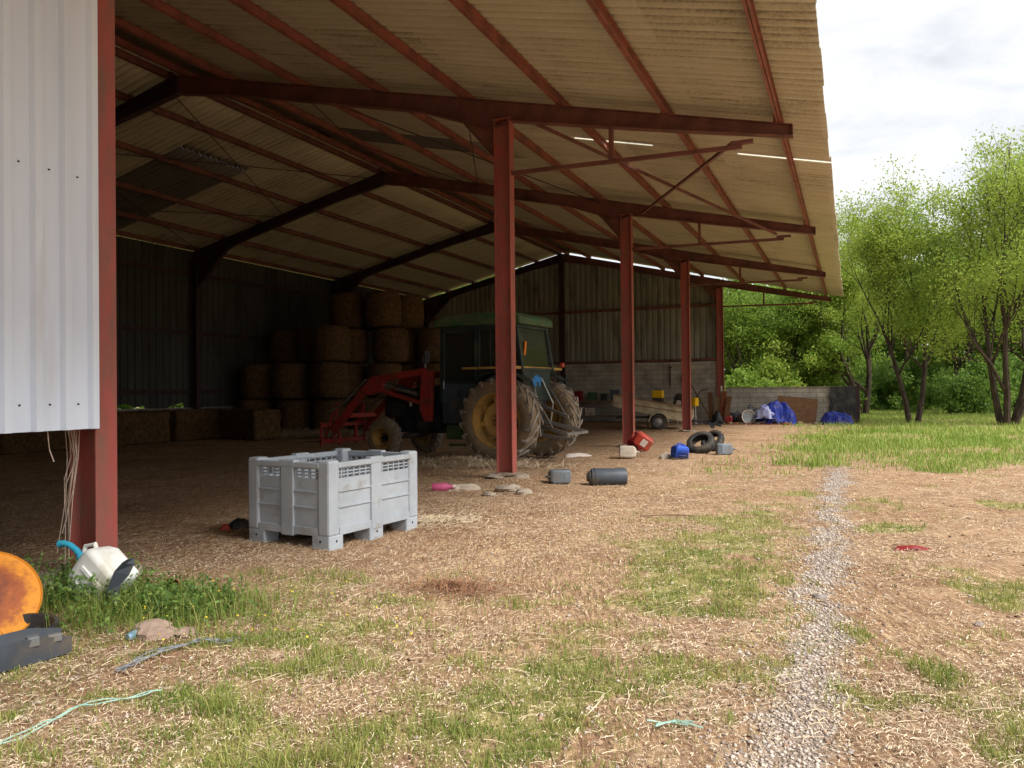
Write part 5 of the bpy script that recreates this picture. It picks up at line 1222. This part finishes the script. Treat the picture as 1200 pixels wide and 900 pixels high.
for k, (px, Z, h_, sd, mt) in enumerate(((985, 52, 9, 21, 'leafB'), (900, 52, 8, 22, 'leafC'), (1060, 54, 11, 23, 'leafB'), (1180, 52, 10.5, 24, 'leafC'), (1290, 46, 11, 25, 'leafB'), (820, 56, 8, 26, 'leafC'), (1400, 44, 11, 27, 'leafA'))):
    make_tree(sd, h_, 4, .22, 2, mt, 20000, ['mid green tree in the second row above the wall end', 'dark tree in the second row above the blue tarpaulin', 'tallest tree in the second row, behind the slender one', 'dark tree in the second row behind the right-edge tree', 'tree beyond the right edge of the view', 'dark tree showing low beside the last barn post', 'outermost tree to the right of the yard'][k], TZ(px, Z), .12, .095)
# bushes
def bush(loc, s, seed, m, lab, n=5000, ls=.07):
    rg = np.random.default_rng(seed); root = empty('bush', tuple(loc), (0,0,0), lab, 'bush', 'bushes under the trees'); mb = MB()
    for k in range(7): a = rg.random()*6.28; mb.tube([(0,0,0),(math.cos(a)*s[0]*.3,math.sin(a)*s[1]*.3,s[2]*.5),(math.cos(a)*s[0]*.6,math.sin(a)*s[1]*.6,s[2]*.85)], [.03,.02,.008], 5)
    mb.build('stems', M['bark'], root)
    K_ = 22; cc = rg.normal(0, .45, (K_,3))*np.array([s[0],s[1],0]); cc[:,2] = rg.random(K_)**.8*s[2]*.85*(1-.3*np.abs(cc[:,0])/s[0])
    K_ = 60; cc = rg.normal(0, .5, (K_,3))*np.array([s[0],s[1],0]); cc[:,2] = rg.random(K_)**.7*s[2]*1.1*(1-.25*np.abs(cc[:,0])/s[0])*(.6+.6*rg.random(K_))
    i = rg.integers(0, K_, n); C = cc[i]+rg.normal(0, .10, (n,3))*np.array(s)*np.array([1,1,.9]); C[:,2] = np.abs(C[:,2])
    global rng; sv = rng; rng = rg; leafcloud(n, C, ls*(.6+.8*rg.random(n)), 'foliage', M[m], root, rg.random(n), .55, .4); rng = sv
bl = [(860,38,'B'),(905,39,'A'),(950,40,'B'),(990,44,'C'),(1040,46,'C'),(1085,44,'C'),(1120,38,'C'),(1150,41,'C'),(1200,44,'C'),(1245,40,'C'),(1100,50,'B'),(1020,50,'B')]
bn = ['beside the last red post','behind the low wall, left of its middle','behind the low wall, right of its middle','just right of the wall end','between the thick trunk and the slender trunk','behind the slender trunk','between the slender trunk and the multi-stemmed one','left of the multi-stemmed tree','behind the multi-stemmed tree','at the far right edge','deep under the trees on the right','deep under the trees near the wall end']
for k, (px, Z, c) in enumerate(bl): bush(TZ(px, Z), (2.0,1.4,2.0+.5*(k % 3)), 60+k, 'leaf'+c, {'A':'pale','B':'mid green','C':'dark'}[c]+' leafy bush '+bn[k], 6500, .085)
# far wood
def far_wood():
    n = 60000; ang = rng.uniform(R(-70), R(64), n)   # bearing from the yard, clockwise from straight ahead
    d = rng.uniform(62, 84, n); x = np.sin(ang)*d; y = np.cos(ang)*d
    top = 8+5*fbm(ang*9, ang*0, 71, 3); z = top*rng.random(n)**.8
    C = np.stack([x, y, z], 1)
    o = leafcloud(n, C, .35+.3*rng.random(n), 'far_wood', M['leafC'], None, np.clip(rng.random(n)*.8+.2*(z/10), 0, 1), .6, .4); tag(o, 'distant continuous wood closing the view behind the trees', 'woodland', kind='stuff')
far_wood()

# ------------------------------------------------------------------ sky, sun, camera
W = bpy.data.worlds.new('World'); sc.world = W; W.use_nodes = True; nt = W.node_tree; N = nt.nodes; K = nt.links
bg = N['Background']; out = N['World Output']
SE, SA = R(48), R(128)         # elevation; compass-like azimuth, clockwise from +Y
sky = N.new('ShaderNodeTexSky'); sky.sky_type = 'NISHITA'; sky.sun_disc = False; sky.sun_elevation = SE; sky.sun_rotation = SA; sky.dust_density = 3
K.new(sky.outputs[0], bg.inputs[0]); bg.inputs[1].default_value = .08
tc = N.new('ShaderNodeTexCoord'); sp = N.new('ShaderNodeSeparateXYZ'); K.new(tc.outputs['Generated'], sp.inputs[0])
mx = N.new('ShaderNodeMath'); mx.operation = 'MAXIMUM'; K.new(sp.outputs[2], mx.inputs[0]); mx.inputs[1].default_value = 0
ad = N.new('ShaderNodeMath'); ad.operation = 'ADD'; K.new(mx.outputs[0], ad.inputs[0]); ad.inputs[1].default_value = .18
cmb = N.new('ShaderNodeCombineXYZ')
for i in (0, 1):
    dv = N.new('ShaderNodeMath'); dv.operation = 'DIVIDE'; K.new(sp.outputs[i], dv.inputs[0]); K.new(ad.outputs[0], dv.inputs[1]); K.new(dv.outputs[0], cmb.inputs[i])
no = N.new('ShaderNodeTexNoise'); no.inputs['Scale'].default_value = 3.6; no.inputs['Detail'].default_value = 9; no.inputs['Roughness'].default_value = .6; no.inputs['Distortion'].default_value = .4; K.new(cmb.outputs[0], no.inputs['Vector'])
cr_ = N.new('ShaderNodeValToRGB'); e = cr_.color_ramp.elements; e[0].position = .3; e[0].color = (.53,.54,.56,1); e[1].position = .6; e[1].color = (.74,.74,.74,1); K.new(no.outputs['Fac'], cr_.inputs[0])
b2 = N.new('ShaderNodeBackground'); K.new(cr_.outputs[0], b2.inputs[0]); b2.inputs[1].default_value = .84
ms = N.new('ShaderNodeMixShader'); ms.inputs[0].default_value = .85; K.new(bg.outputs[0], ms.inputs[1]); K.new(b2.outputs[0], ms.inputs[2]); K.new(ms.outputs[0], out.inputs[0])
ld = bpy.data.lights.new('sun', 'SUN'); ld.energy = 3.1; ld.angle = R(30); ld.color = (1,.965,.92); lo = bpy.data.objects.new('sun', ld); col.objects.link(lo)
dv = Vector((math.sin(SA)*math.cos(SE), math.cos(SA)*math.cos(SE), math.sin(SE))); lo.rotation_euler = dv.to_track_quat('Z', 'Y').to_euler(); lo.location = (10,-10,30)

cd = bpy.data.cameras.new('camera'); co = bpy.data.objects.new('camera', cd); col.objects.link(co); sc.camera = co
cd.sensor_width = 36; cd.lens = 27; cd.clip_start = .05; cd.clip_end = 2000
co.matrix_world = Matrix.Translation((0,0,EYE)) @ Matrix.Rotation(R(90)+8/900, 4, 'X') @ Matrix.Rotation(-.010, 4, 'Z')
sc.view_settings.view_transform = 'Standard'; sc.view_settings.look = 'None'; sc.view_settings.exposure = .98; sc.view_settings.gamma = 1
try:
    sc.cycles.max_bounces = 8; sc.cycles.diffuse_bounces = 5; sc.cycles.transparent_max_bounces = 12; sc.cycles.use_denoising = True
except Exception: pass
